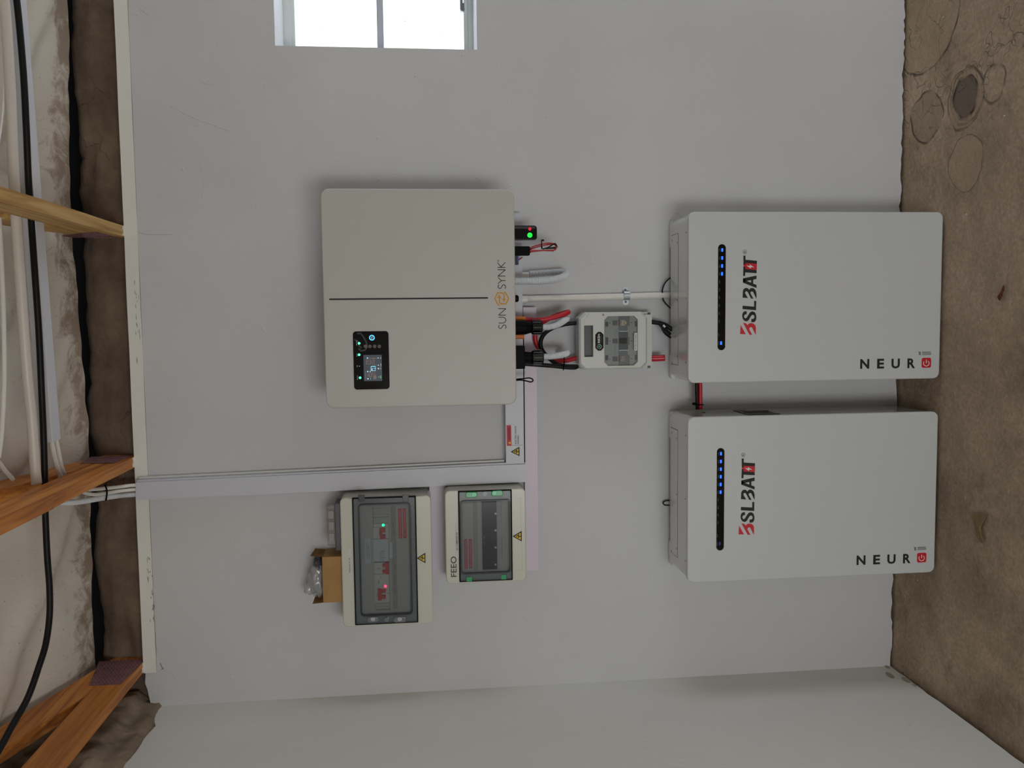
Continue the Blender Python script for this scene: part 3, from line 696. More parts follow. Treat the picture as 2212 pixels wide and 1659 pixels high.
# white conduit with coupling
t = root('conduit_pipe', 'straight white conduit dropping from the inverter to the upper battery', 'pipe', P(1440, 638, .012))
obj('pipe', tube([P(1126, 646, .014), P(1290, 642, .014), P(1452, 637.5, .014)], .0118, 18, 6), pvc, t, smooth=True)
obj('coupling', turned(P(1108, 647, .014), [(0, .0142), (-.05, .0142), (-.05, .0118)], 18), pvc, t, smooth=False)
p = P(1351, 638.5, .0)
t = root('pipe_clamp', 'galvanised saddle clamp screwed over the white conduit', 'clamp', p)
a = rc(1345, 1357.5, 619, 632, .003); obj('ear', rprism(a[0], a[1], a[2], a[3], .009, -.0005, -.003), zinc, t)
a2 = rc(1345, 1358, 646, 659, .003); obj('ear', rprism(a2[0], a2[1], a2[2], a2[3], .009, -.0005, -.003), zinc, t)
bm = bmesh.new(); L = []
for zz in (a[2], a[3]):
    L.append([(p.x + r * math.cos(math.radians(g)), -.014 - r * math.sin(math.radians(g)) if g not in (-40, 220) else -.002, zz) for r in (.0165,) for g in range(-40, 221, 20)] + [(p.x + r * math.cos(math.radians(g)), -.014 - r * math.sin(math.radians(g)) if g not in (-40, 220) else -.002, zz) for r in (.0135,) for g in range(220, -41, -20)])
obj('strap', loft(L), zinc, t)
obj('screw', disc(1350.5, 626.5, .0042, .003, .002, 12), screw_m, t); obj('screw', disc(1351.5, 652, .0042, .003, .002, 12), screw_m, t)

# glands with their ribbed hoses
def gland(name, label, pxs, py0, py1, d, block, hose, hlabel):
    cxp = P(1155, (py0 + py1) / 2, d); r = abs(P(1155, py0, d).x - P(1155, py1, d).x) / 2
    z = lambda px: P(px, (py0 + py1) / 2, d).z if px > 1100 else H - .2808
    t = root(name, label, 'cable gland', (cxp.x, -d, z(pxs[3])), 'cable glands under the inverter')
    if block: a = list(rc(1098, 1132.5, 746.8, 796.5, d)); a[3] = H - .2808; obj('block', rprism(*a, .003, -d + .02, -d - .022, .002), black, t)
    obj('neck', turned((cxp.x, -d, z(1098)), [(0, r * (.98 if not block else .8)), (z(pxs[0]) - z(1098), r * (.95 if not block else .8)), (z(pxs[1]) - z(1098), r * .72)], 20), black, t)
    z1, z2 = z(pxs[1]), z(pxs[2])
    nt = obj('nut', turned((cxp.x, -d, z1), [(0, r * .8), (-.003, r), (z2 - z1 + .003, r), (z2 - z1, r * .8)], 8), black_gl, t)
    rb_ = bmesh.new()
    for k_ in range(8):
        a_ = 2 * math.pi * k_ / 8; rr_ = r * 1.0
        c_ = (cxp.x + rr_ * math.cos(a_), -d + rr_ * math.sin(a_)); add_box(rb_, c_[0] - .0012, c_[0] + .0012, c_[1] - .0012, c_[1] + .0012, z2 + .006, z1 - .006)
    obj('grip_rib', rb_, mat('rib_grey', '#303236', .4), nt, kind='stuff')
    obj('ribbed_hose', tube(pt(*hose), .0108, 18, 12, corr=.0048), white_hose, label=hlabel, category='hose')
gland('cable_gland', 'tapered black gland with octagonal nut below the amber emblem side of the inverter', (1134, 1147, 1171.5, 1176), 691.5, 723.5, .16, False,
      [(1168, 707, .16), (1185, 706.5, .16), (1203, 702, .155), (1218, 693, .13), (1224, 688, .085), (1216, 689, .045), (1208, 691, .018)], 'short white ribbed hose curling from the gland nearer the straight conduit')
gland('cable_gland', 'black gland on a square block under the left end of the inverter', (1134, 1148, 1173.5, 1177), 756, 788, .16, True,
      [(1170, 770.5, .16), (1190, 770, .16), (1210, 767, .155), (1222, 764, .13), (1224, 762, .085), (1216, 761.5, .045), (1209, 761.5, .018)], 'short white ribbed hose curling from the gland on the square block')
orange = mat('orange_boot', '#d97a35', .45)
t = root('battery_cable', 'thick red battery cable looping from an orange boot to the fuse isolator', 'cable', P(1240, 690, .1))
obj('cable', tube(pt((1120, 690, .12), (1134, 690.5, .12), (1165, 691, .12), (1195, 686, .12), (1222, 677, .115), (1228, 674, .1), (1222, 675, .085), (1195, 684, .065), (1170, 698, .052), (1158, 712, .043), (1156, 730, .042), (1160, 745, .041), (1170, 760, .036), (1183, 772, .030), (1200, 779.5, .03), (1222, 779, .036), (1248, 772.5, .045), (1251, 772, .045)), .0082, 14, 10), red_cable, t, smooth=True)
obj('boot', turned((P(1120, 689.5, .12).x, -.12, P(1096, 690, .12).z), [(0, .0105), (P(1134.5, 690, .12).z - P(1096, 690, .12).z, .0105)], 14), orange, t, label='orange boot')
t = root('battery_cable', 'thick black battery cable arching from an orange boot to the fuse isolator', 'cable', P(1245, 700, .06))
obj('cable', tube(pt((1251, 697.5, .05), (1240, 698, .05), (1218, 701, .05), (1195, 708, .052), (1178, 719, .056), (1169, 733, .06), (1168, 748, .06), (1173, 760, .058), (1184, 772, .058), (1202, 786, .065), (1220, 791, .075), (1240, 791.5, .085), (1246, 792, .095), (1240, 794, .105), (1220, 793, .11), (1190, 790, .115), (1150, 787, .12), (1132, 786, .12), (1112, 786, .12)), .0075, 14, 10), black_cable, t, smooth=True)
obj('boot', turned((P(1120, 726, .1).x, -.1, P(1096, 726, .1).z), [(0, .0105), (P(1132, 726, .1).z - P(1096, 726, .1).z, .0105)], 14), orange, t, label='orange boot')
obj('cable_tie', tube(pt((1218.5, 772, .075), (1219, 785, .12), (1217, 798.5, .115), (1217, 796, .05), (1219, 778, .045)), .0018, 6), black, smooth=True, label='black cable tie binding the red and black cables above the isolator', category='cable tie')
obj('loop_strap', tube(pt((1100, 821, dc), (1118, 819, dc), (1130, 818, dc), (1143, 816.5, dc), (1150, 819, dc), (1151, 823, dc), (1146, 825, dc), (1135, 822.5, dc), (1124, 821, dc), (1112, 822, dc)), .0022, 8, 8), black, smooth=True, label='small black wire loop hanging at the inverter\'s bottom left corner', category='strap')

# ------------------------------------------------------------------ fuse isolator
def isolator():
    d = .105
    iso = mat('isolator_grey', '#c3c5c1', .36); iso2 = mat('isolator_inner', '#a3a39f', .45); slot = mat('isolator_slot', '#5b5d60', .5); slot2 = mat('isolator_slot_dark', '#3b3e42', .5)
    x0, x1, z0, z1 = rc(1251, 1398.5, 673.8, 798, d)
    t = root('fuse_isolator', 'light grey chamfered battery fuse isolator with a clear window, above the upper battery', 'isolator', ((x0+x1)/2, -.03, z0))
    c = .02
    def oct_(x0, x1, z0, z1, c, cb=None):
        cb = cb or c; return [(x0, z0 + cb), (x0, z1 - c), (x0 + c, z1), (x1 - c, z1), (x1, z1 - c), (x1, z0 + cb), (x1 - cb, z0), (x0 + cb, z0)]
    xb0, xb1, zb0, zb1 = rc(1249, 1406.5, 674.5, 796, .04)
    obj('base', box(xb0, xb1, -.055, -.0005, zb0, zb1 - .006, .002), iso, t)
    bx = rc(1392, 1406.5, 674, 795, .07); obj('bottom_skirt', box(bx[0] + .009, bx[1] - .009, -.078, -.01, bx[2], bx[3], .001), iso, t)
    for q_ in ((678, 1), (792, -1)):
        a = rc(1399, 1405, q_[0] - 3, q_[0] + 3, .0562); obj('base_clip', box(a[0], a[1], -.0575, -.05, a[2], a[3]), slot, t)
    # body with recess and window opening cut out: side walls, then front face made of plates
    o = oct_(x0, x1, z0, z1, c)
    win = rc(1305.4, 1377.5, 682.7, 790, d); rec = rc(1262, 1281.5, 703, 771, d)
    bm = bmesh.new(); fy = -d
    e = .006; oi = oct_(x0 + e, x1 - e, z0 + e, z1 - e, c - .002)
    L = [[(x, -.035, z) for x, z in o], [(x, fy + .006, z) for x, z in o], [(x, fy, z) for x, z in oi]]
    vs = [[bm.verts.new(p) for p in l] for l in L]
    for a_, b_ in zip(vs, vs[1:]):
        for i in range(8): bm.faces.new((a_[i], a_[(i+1) % 8], b_[(i+1) % 8], b_[i]))
    wo = [bm.verts.new((x, fy, z)) for x, z in oct_(*win, .013)]
    rec_v = [bm.verts.new((x, fy, z)) for x, z in ((rec[0], rec[2]), (rec[0], rec[3]), (rec[1], rec[3]), (rec[1], rec[2]))]
    O = vs[2]
    # plates: around the window and the recess
    edges = []
    for loop in (O, wo, rec_v):
        for i in range(len(loop)):
            e_ = bm.edges.get((loop[i], loop[(i+1) % len(loop)])) or bm.edges.new((loop[i], loop[(i+1) % len(loop)])); edges.append(e_)
    bmesh.ops.triangle_fill(bm, use_beauty=True, edges=edges, use_dissolve=False)
    for loop, dep in ((wo, .03), (rec_v, .03)):
        back = [bm.verts.new((v_.co.x, fy + dep, v_.co.z)) for v_ in loop]
        for i in range(len(loop)): bm.faces.new((loop[i], loop[(i+1) % len(loop)], back[(i+1) % len(loop)], back[i]))
    body = obj('cover', bm, iso, t)
    obj('grip_recess', box(rec[0] - .001, rec[1] + .001, fy + .022, fy + .026, rec[2] - .001, rec[3] + .001), slot, t)
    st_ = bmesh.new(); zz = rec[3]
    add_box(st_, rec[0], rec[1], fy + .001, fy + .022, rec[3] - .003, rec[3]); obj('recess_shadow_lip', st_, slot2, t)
    # bevelled ridge lines on the cover's top
    obj('cover_ridge', stroke([(1273, 676), (1262.5, 692), (1262.5, 702)], .0012, d, .0002), mat('ridge', '#a9aba8', .4), t)
    # badge
    bd = rc(1286, 1303.5, 717, 757.5, d); bo = obj('badge', prism(oct_(*bd, .009), -d, -d - .0012), black_gl, t)
    obj('lettering', ptext('RIKEN', 1291, 1296, 721.5, 741, d + .001, .02), white_ink, bo)
    bm = bmesh.new(); cc = (1294.5, 748.5); 
    stroke([(cc[0] + 4.6 * math.cos(a_), cc[1] + 4.6 * math.sin(a_)) for a_ in [math.radians(g) for g in range(-150, 91, 15)]], .0011, d + .0014, .0002, bm)
    stroke([(cc[0] + 4.6 * math.cos(a_), cc[1] + 4.6 * math.sin(a_)) for a_ in [math.radians(g) for g in range(110, 191, 15)]], .0011, d + .0014, .0002, bm)
    obj('emblem', bm, white_ink, bo)
    bm = pixpoly([(1291, 748.5), (1297.5, 745), (1296, 748.5), (1297.5, 752)], d + .0012, .0003); ptext('FUSEGEAR', 1298.5, 1300, 722, 740, d + .001, bm=bm); obj('emblem_teal', bm, mat('teal_ink', '#1f8f7d', .5), bo)
    obj('screw', disc(1303, 680, .0035, d, .0012, 12), screw_m, t)
    # inside the window
    di = d - .014; wi = rc(1300, 1383, 678, 794, di)
    ins = obj('fuse_carrier', box(wi[0], wi[1], -di, -di + .02, wi[2], wi[3]), iso2, t)
    Xr = lambda u, v: (1300 + u / 13.82, 680 + v / 13.82)
    def r_(name, u0, u1, v0, v1, m_, h=.001, lab=None):
        a_ = rc(Xr(u0, 0)[0], Xr(u1, 0)[0], Xr(0, v0)[1], Xr(0, v1)[1], di); return obj(name, box(a_[0], a_[1], -di - h, -di + .001, a_[2], a_[3]), m_, ins, **({'label': lab} if lab else {}))
    r_('fuse_bay', 500, 830, 30, 1525, mat('fuse_bay', '#6d6f71', .4), .001)
    r_('side_ledge', 770, 850, 330, 660, iso2, .0016); r_('side_ledge', 770, 850, 890, 1200, iso2, .0016)
    for v0, v1 in ((210, 355), (670, 895), (1205, 1355)): r_('vent_slot', 105, 190, v0, v1, slot2, .0014)
    for v0, v1 in ((190, 345), (1195, 1350)): r_('vent_slot', 985, 1060, v0, v1, slot2, .0014)
    for v0, v1 in ((170, 315), (710, 855), (1245, 1390)): r_('square_slot', 320, 470, v0, v1, slot, .0014)
    r_('switch_body', 510, 775, 505, 1040, mat('switch_slate', '#33383f', .35), .004)
    kb = rprism(*rc(*[Xr(u, 0)[0] for u in (510, 735)], *[Xr(0, v)[1] for v in (690, 858)], di), .004, -di, -di - .008, .002); obj('switch_knob', kb, black_gl, ins)
    r_('busbar', 505, 775, 485, 502, zinc, .003); r_('busbar', 505, 775, 1048, 1066, zinc, .003)
    fz = mat('fuse_label', '#c9bda0', .5); cop = mat('fuse_end', '#5d3226', .4)
    for v0, v1, m_ in ((150, 330, fz), (1225, 1395, mat('fuse_label_grey', '#a79a92', .5))):
        r_('fuse', 545, 690, v0 + 8, v1 - 8, m_, .0035); r_('fuse_cap', 500, 535, v0, v1, cop, .004)
        obj('fuse_print', stroke([Xr(575, v0 + 20), Xr(575, v1 - 60)], .0022, di + .0036, .0002), cop, ins); obj('fuse_print', stroke([Xr(665, v0 + 20), Xr(665, v1 - 30)], .0012, di + .0036, .0002), cop, ins)
        obj('fuse_print', disc(*Xr(575, v1 - 28), .0014, di + .0036, .0003, 10), cop, ins)
    a_ = Xr(690, 240); obj('fuse_round_end', disc(*a_, .0058, di, .0034, 16), fz, ins)
    for u, v in ((245, 247), (245, 785), (245, 1320), (885, 237), (885, 775), (882, 1312)): obj('screw_hole', disc(*Xr(u, v), .0018, di, .001, 12), ink, ins)
    for s, u0, u1, v0, v1 in (('FUSE SWITCH', 390, 410, 425, 640), ('DISCONNECTOR', 440, 458, 400, 640), ('DANGER LIVE PARTS', 385, 412, 890, 1210), ('DC 1000 V', 800, 820, 415, 620)):
        p0, p1 = Xr(u0, v0), Xr(u1, v1); obj('lettering', ptext(s, p0[0], p1[0], p0[1], p1[1], di + .0016), mat('faint_ink', '#6e6c68', .6), ins)
    obj('window_pane', prism(oct_(win[0], win[1], win[2], win[3], .013), -d + .0, -d - .0035), clear('isolator_glass', (.88, .90, .91, 1), .025, .05, .02, (.7, .72, .74, 1)), t)
    lb_ = obj('label', box(*rc(1370, 1376.5, 719, 757, d + .0038)[:2], -d - .0045, -d - .0036, *rc(1370, 1376.5, 719, 757, d + .0038)[2:]), mat('label_white', '#d3d6d8', .5), t)
    obj('lettering', ptext('BATTERY DISCONNECT', 1371.7, 1374.8, 721, 755, d + .0040, .005), ink, lb_)
isolator()
obj('cable_sleeve', tube(pt((1400, 773.5, .05), (1415, 774, .055), (1436, 773, .06)), .0115, 14, 8), mat('red_sleeve', '#b8102a', .3), smooth=True, label='short red sleeved cable below the fuse isolator', category='cable')
t = root('battery_cable', 'thick black cable leaving the isolator down into the upper battery', 'cable', P(1440, 705, .04))
obj('cable', tube(pt((1398, 695.5, .05), (1412, 696, .05), (1428, 699, .05), (1440, 704, .05), (1452, 712, .05)), .0078, 14, 8), black_cable, t, smooth=True)
obj('branch_cable', tube(pt((1424, 700, .06), (1430, 707, .062), (1433, 714, .062), (1438, 721, .06), (1448, 729, .05)), .0042, 10, 8), black_cable, t, smooth=True)
obj('branch_cable', tube(pt((1428, 702, .055), (1438, 712, .055), (1448, 722, .05)), .005, 10, 8), black_cable, t, smooth=True)
a_ = P(1434.5, 704.5, .068); bm = box(-.005, .005, -.002, .001, -.003, .003); bmesh.ops.rotate(bm, verts=bm.verts, cent=(0, 0, 0), matrix=Matrix.Rotation(math.radians(-45), 3, 'Y')); bmesh.ops.translate(bm, vec=a_, verts=bm.verts); obj('wire_tag', bm, white_ink, t, label='tiny white tag')
obj('cable_loop', tube(pt((1452, 598, .02), (1443, 604, .02), (1434, 616, .02), (1430.5, 632, .02), (1433, 648, .02), (1443, 661, .02), (1452, 668, .02)), .0026, 8, 10), black_cable, smooth=True, label='thin black cable arching over the white conduit above the upper battery', category='cable')
t = root('cable_loop', 'tiny black and white wire end poking up behind the lower battery', 'cable', P(1438, 1086, .01))
obj('wire', tube(pt((1446, 1081, .012), (1437, 1082, .012), (1432.5, 1086, .012), (1436, 1091, .012), (1446, 1091.5, .012)), .0022, 8, 8), black_cable, t, smooth=True)
obj('wire', tube(pt((1446, 1084.5, .012), (1438, 1085, .012), (1437, 1087.5, .012), (1446, 1088, .012)), .0014, 8, 6), pvc, t, smooth=True)

# ------------------------------------------------------------------ batteries
def battery(ox, leds, label, side_label):
    bx0, bx1, bz0, bz1 = -.213, .3495, H - 1.7520, H - .8695
    O = Vector((ox, 0, 0)); d = .243
    t = root('wall_battery', label, 'battery', ((bx0+bx1)/2 + ox, -.12, 0), 'white wall batteries')
    def sub(name, bm, m, par=None, **k):
        bmesh.ops.translate(bm, vec=O, verts=bm.verts); return obj(name, bm, m, par or t, **k)
    fc = sub('front_cover', rprism(bx0, bx1, bz0, bz1, .021, -.226, -d, .004), bat_m)
    b = rprism(bx0 + .0015, bx1 - .0015, bz0 + .002, bz1 - .0015, .027, -.036, -.2255)
    body = sub('cabinet', b, bat_side)
    sub('front_seam', rprism(bx0 + .003, bx1 - .003, bz0 + .004, bz1 - .003, .024, -.2245, -.2265), dark)
    cut = [P(1440, y, .03).x for y in (536, 765)]
    for xa, xb in ((bx0 + .0015, cut[1]), (cut[0], bx1 - .0015)):
        bm = bmesh.new(); add_box(bm, xa, xb, -.0362, -.003, bz0 + .06, bz1 - .004); bmesh.ops.bevel(bm, geom=[e for e in bm.edges], offset=.003, segments=2, affect='EDGES'); sub('rear_flange', bm, bat_side)
    # cable access panel on top
    xa, xb = P(1464, 788, .122).x, P(1464, 504.6, .122).x
    sub('panel_seam', box(xa - .0016, xb + .0016, -.1232, -.0362, bz1 - .004, bz1 - .0011), dark)
    ap = sub('access_panel', box(xa, xb, -.1216, -.0365, bz1 - .004, bz1 - .0002, .0005), bat_side)
    for (u, v, dd) in ((1464.8, 524, .115), (1463, 648, .115), (1462.5, 770, .115), (1447, 519, .055), (1447, 783, .055)):
        p = P(u, v, dd); sub('screw', turned((p.x, -dd, bz1 - .0004), [(0, .0026), (.0012, .0026)], 10), screw_m, ap)
    for v in (502, 644, 783): p = P(1484, v, .215); sub('screw', turned((p.x, -.212, bz1 - .002), [(0, .0026), (.0014, .0026)], 10), screw_m)
    # light strip
    a = rc(1550.5, 1567, 527.5, 756.5, d)
    ls = sub('light_strip', rprism(a[0], a[1], a[2], a[3], (a[3] - a[2]) / 2 - .0001, -d + .003, -d - .001, n=8), black_gl)
    d2 = d + .0012
    ys = [540, 557.3, 574.6, 591.5, 608.8, 626, 642.5, 660, 677, 694]
    for i, y in enumerate(ys):
        xx = 1560.2 - (y - 540) * .009
        if i < leds: sub('charge_light', rprism(*rc(xx - 1.8, xx + 1.8, y - 3.6, y + 3.6, d2), .001, -d2 + .0004, -d2 - .0004, n=3), led_b, ls)
        sub('scale_mark', ptext('%d%%' % (100 - 10 * i), xx - 6.6, xx - 4.2, y - 3.4, y + 3.4, d2), mat('dim_ink', '#5c6068', .6), ls)
    sub('scale_mark', ptext('ALM', 1550.9, 1553.2, 720, 727, d2), mat('dim_ink', '#5c6068', .6), ls)
    sub('scale_mark', ptext('RUN', 1550.7, 1553, 738, 745, d2), mat('dim_ink', '#5c6068', .6), ls)
    sub('run_light', rprism(*rc(1555.8, 1559.4, 737.5, 744.7, d2), .001, -d2 + .0004, -d2 - .0004, n=3), led_b if leds == 4 else mat('led_dim', '#101f6a', emit=.25), ls)
    # brand lettering: traced letter shapes, black and red
    K = 15.083
    A = lambda u, v: (1590 + u / K, 530 + v / K); B_ = lambda u, v: (1590 + u / K, 620 + v / K)
    bm = bmesh.new(); wm = lambda l, f: pixpoly([f(*q_) for q_ in l], d, .0006, bm)
    wm([(238, 335), (305, 335), (305, 470), (680, 505), (675, 600), (660, 600), (300, 575), (300, 610), (240, 610)], A)
    wm([(240, 690), (300, 705), (300, 770), (665, 805), (670, 908), (300, 880), (292, 1000), (228, 995)], A)
    wm([(240, 605), (300, 605), (300, 640), (240, 630)], A); wm([(240, 690), (300, 690), (300, 720), (240, 705)], A)
    # A
    wm([(225, 1075), (665, 985), (665, 1095), (225, 1185)], A); wm([(225, 1110), (225, 1215), (662, 1388), (665, 1290)], A); wm([(490, 1115), (555, 1105), (555, 1255), (490, 1230)], A); wm([(225, 1075), (225, 1215), (305, 1165), (305, 1130)], A)
    # cut B, as two leaning strokes
    def cutB(f, dx=0, dy=0):
        g = lambda u, v: f(u + dx, v + dy)
        return [g(*q_) for q_ in ((212, 345), (222, 130), (245, 70), (290, 35), (345, 28), (395, 50), (425, 100), (455, 50), (510, 30), (570, 40), (620, 85), (655, 160), (665, 250), (660, 385), (560, 170), (540, 148), (500, 145), (470, 165), (468, 205), (562, 378), (485, 375), (385, 170), (360, 142), (325, 138), (295, 165), (297, 210), (385, 360))]
    pixpoly(cutB(B_), d, .0006, bm)
    wm([(212, 608), (585, 640), (588, 450), (655, 455), (650, 755), (210, 718)], B_)
    wm([(345, 790), (345, 888), (300, 890), (265, 920), (258, 965), (275, 1010), (315, 1020), (345, 1000), (385, 935), (430, 860), (475, 812), (535, 795), (590, 810), (635, 860), (660, 960), (652, 1060), (615, 1130), (550, 1148), (498, 1143), (498, 1042), (560, 1040), (592, 1010), (598, 960), (575, 915), (540, 905), (500, 925), (455, 990), (415, 1070), (370, 1110), (320, 1120), (265, 1095), (220, 1040), (198, 950), (210, 860), (250, 805), (300, 788)], B_)
    bm_b = bm; sub('brand_lettering', bm_b, ink)
    bm = bmesh.new()
    pixpoly([A(*q_) for q_ in ((300, 575), (675, 602), (672, 802), (300, 768), (300, 700), (245, 690), (245, 632), (300, 628))], d, .0008, bm)
    pixpoly([B_(*q_) for q_ in ((150, 1240), (315, 1540), (130, 1530))], d, .0006, bm)
    pixpoly([B_(*q_) for q_ in ((230, 1168), (300, 1178), (345, 1205), (373, 1250), (400, 1205), (450, 1180), (510, 1178), (570, 1195), (625, 1245), (645, 1320), (642, 1565), (520, 1320), (490, 1305), (450, 1315), (428, 1350), (432, 1385), (525, 1560), (435, 1552))], d, .0006, bm)
    sub('brand_lettering', bm, red_ink, label='red leaning letter and red battery mark')
    sub('bolt_mark', pixpoly([A(*q_) for q_ in ((330, 650), (445, 672), (440, 620), (500, 665), (595, 718), (485, 712), (475, 755), (425, 722))], d, .0012), white_ink)
    bm = bmesh.new(); stroke([A(285 + 62 * math.cos(a_), 210 + 62 * math.sin(a_)) for a_ in [k_ * math.pi / 10 for k_ in range(20)]], .0010, d, bm=bm, close=True)
    p0, p1 = A(255, 180), A(315, 242); ptext('R', p0[0], p1[0], p0[1], p1[1], d, bm=bm); sub('registered_mark', bm, ink)
    # model lettering, reading downwards
    for ch, u0, u1 in (('N', 1858, 1877.5), ('E', 1894.5, 1909.5), ('U', 1925.5, 1943.5), ('R', 1960, 1976.5)):
        yy = 786 - (u0 - 1858) * .012; sub('model_lettering', ptext(ch, u0, u1, yy - 10.5, yy + 10.5, d, .032, vert=True), ink)
    r_ = rc(1990.8, 2011, 773, 794.3, d); ic = sub('power_icon', rprism(*r_, .006, -d, -d - .0008), red_ink)
    bm = bmesh.new(); c_ = (2000.7, 784.6); stroke([(c_[0] + 6 * math.sin(a_), c_[1] - 6 * math.cos(a_)) for a_ in [math.radians(g) for g in range(38, 323, 15)]], .0026, d + .0009, bm=bm)
    stroke([(2001, 776.8), (2000.6, 784.5)], .0028, d + .0009, bm=bm); sub('power_symbol', bm, white_ink, ic)
    nm = lambda u, v: (1960 + u / 27.65, 750 + v / 27.65)
    sub('model_number', pixpoly([nm(635, 270), nm(800, 270), nm(795, 470), nm(680, 470), nm(685, 330), nm(650, 310)], d), grey_ink)
    bm = bmesh.new(); stroke([nm(1410, 285), nm(900, 290), nm(900, 350), nm(1290, 360), nm(1390, 375), nm(1395, 410), nm(1330, 435), nm(870, 440)], .0024, d, bm=bm); sub('model_number', bm, grey_ink)
    # side carrying handle and cable hole (right side)
    xs = bx1 - .0013; zc = P(1637, 700, .14).z; hw, hh = .045, .020
    def sbox(name, y0, y1, z0, z1, t_, m_, par=None, bev=.002): return sub(name, box(xs - .004, xs + t_, y0, y1, z0, z1, bev), m_, par)
    hd = sbox('handle', -.205, -.06, zc - .058, zc + .058, .0022, mat('handle_dark', '#4b4845', .35, .3))
    sub('handle_cup', box(xs + .0018, xs + .0026, -.185, -.08, zc - .044, zc + .044), mat('handle_cup', '#1a1a1a', .5), hd)
    sub('handle_bar', box(xs + .0026, xs + .008, -.14, -.125, zc - .044, zc + .044, .002), mat('handle_bar', '#8a8784', .3, .5), hd)
    sub('cable_hole', turned((xs - .001, -.10, P(1521, 700, .1).z), [(0, .006), (.003, .006)], 12, 0), mat('brass_dark', '#4d3b20', .4, .5))
    # feet
    for fx in (bx0 + .06, bx1 - .1): sub('foot', box(fx, fx + .04, -.2, -.05, -.016, bz0 + .004, .001), black)
    # fixing ties to the wall
    sub('mounting_bracket', box(bx0 + .08, bx1 - .08, -.036, -.0008, bz1 - .10, bz1 - .06), zinc)
    return t
battery(0, 4, 'white wall battery with four blue charge lights lit, right below the fuse isolator', '')
battery(-.6765, 6, 'white wall battery with six blue charge lights lit, next to the room corner', '')
# link cables between the batteries
dl_ = .06
obj('link_cable', tube(pt((1505, 815, dl_), (1505, 835, dl_), (1505.5, 855, dl_), (1506.5, 884, dl_)), .0068, 12, 8), black_cable, smooth=True, label='black link cable between the two batteries', category='cable')
obj('link_cable', tube(pt((1512, 815, dl_ + .004), (1513, 835, dl_ + .006), (1513.2, 855, dl_ + .006), (1513, 884, dl_ + .006)), .0068, 12, 8), red_cable, smooth=True, label='red link cable between the two batteries', category='cable')
t = root('cable_tie', 'black cable tie round the link cables at the lower battery\'s side', 'cable tie', P(1508, 873, dl_))
obj('band', tube(pt((1499, 874, dl_), (1508, 874.5, dl_ + .018), (1519, 874, dl_ + .006), (1510, 873.5, dl_ - .008), (1499, 874, dl_)), .0020, 6, 6), black, t, smooth=True)
a = rc(1495.5, 1503, 869.5, 874.5, dl_ + .006); obj('head', box(a[0], a[1], -dl_ - .01, -dl_ - .004, a[2], a[3], .001), black, t)

# ------------------------------------------------------------------ distribution boards
smoke = clear('smoky_door', (.62, .67, .69, 1), .06, .1, .25, (.22, .26, .28, 1))
pane_m = clear('db_pane', (.80, .82, .83, 1), .028, .04, .01, (.45, .48, .5, 1))
inner_m = mat('db_inner_panel', '#a3a19b', .45); din = mat('breaker_grey', '#b8b6ae', .4); tog = mat('toggle_red', '#b5242a', .4)
gline = mat('panel_line', '#4a4a48', .6); inner_d = mat('db_inner_groove', '#8d8b85', .5)
def board(name, label, out, door, win, d, box_parts):
    o = rc(*out, d - .01); dr = rc(*door, d); wn = rc(*win, d)
    t = root(name, label, 'distribution board', ((o[0]+o[1])/2, -.06, o[2]), 'distribution boards beside the vertical trunking')
    obj('enclosure', ring((o[0], o[1], o[2], o[3]), (dr[0], dr[1], dr[2], dr[3]), .018, .002, -.012, -d + .002, .0035), db_m, t)
    obj('rear_shell', rprism(o[0] + .004, o[1] - .004, o[2] + .004, o[3] - .004, .014, -.0005, -.014), db_m, t)
    g = obj('door_gasket', ring((dr[0] - .001, dr[1] + .001, dr[2] - .001, dr[3] + .001), (dr[0] + .004, dr[1] - .004, dr[2] + .004, dr[3] - .004), .003, .002, -d + .01, -d - .001), dark, t)
    door_o = obj('door', ring((dr[0] + .003, dr[1] - .003, dr[2] + .003, dr[3] - .003), (wn[0] + .004, wn[1] - .004, wn[2] + .004, wn[3] - .004), .004, .011, -d + .006, -d - .003, .001), smoke, t)
    obj('window_seal', ring((wn[0], wn[1], wn[2], wn[3]), (wn[0] + .0045, wn[1] - .0045, wn[2] + .0045, wn[3] - .0045), .013, .010, -d, -d - .006, .001), mat('seal_dark', '#14181b', .35), door_o)
    obj('pane', rprism(wn[0] + .0045, wn[1] - .0045, wn[2] + .0045, wn[3] - .0045, .010, -d - .003, -d - .011, .004), pane_m, door_o)
    ip = obj('inner_panel', box(dr[0] - .002, dr[1] + .002, -d + .012, -d + .016, dr[2] - .002, dr[3] + .002), inner_m, t)
    return t, door_o, ip
# upper board
d1 = .135
t, dr, ip = board('distribution_board', 'larger beige distribution board with red and green lights, under the cardboard box', (738, 933.5, 1071, 1349.5), (764.3, 900.5, 1073.5, 1347), (776.5, 889.5, 1086.5, 1329), d1, None)
di = d1 - .012
def inn(name, px0, px1, py0, py1, m_, h=.0025, par=None, bev=.0004, lab=None): 
    a_ = rc(px0, px1, py0, py1, di); return obj(name, box(a_[0], a_[1], -di - h, -di + .002, a_[2], a_[3], bev), m_, par or ip, **({'label': lab} if lab else {}))
U = lambda u, v: (785 + u / 13.83, 1080 + v / 13.83); V_ = lambda u, v: (785 + u / 11.06, 1190 + v / 11.06)
inn('groove', 846, 857, 1093, 1316, inner_d, .0006); 
for py0 in (1098, 1104, 1110.5): inn('blank_module', 806, 839, py0, py0 + 6, inner_m, .002)
inn('slot_frame', 805.5, 840.5, 1116.6, 1117.4, gline, .001); inn('slot_frame', 839.6, 840.6, 1129, 1318, gline, .001); inn('slot_frame', 805.5, 806.4, 1096, 1146, gline, .001)
inn('breaker', 806.5, 838.5, 1131, 1137.6, din, .004, lab='narrow grey module with a green light')
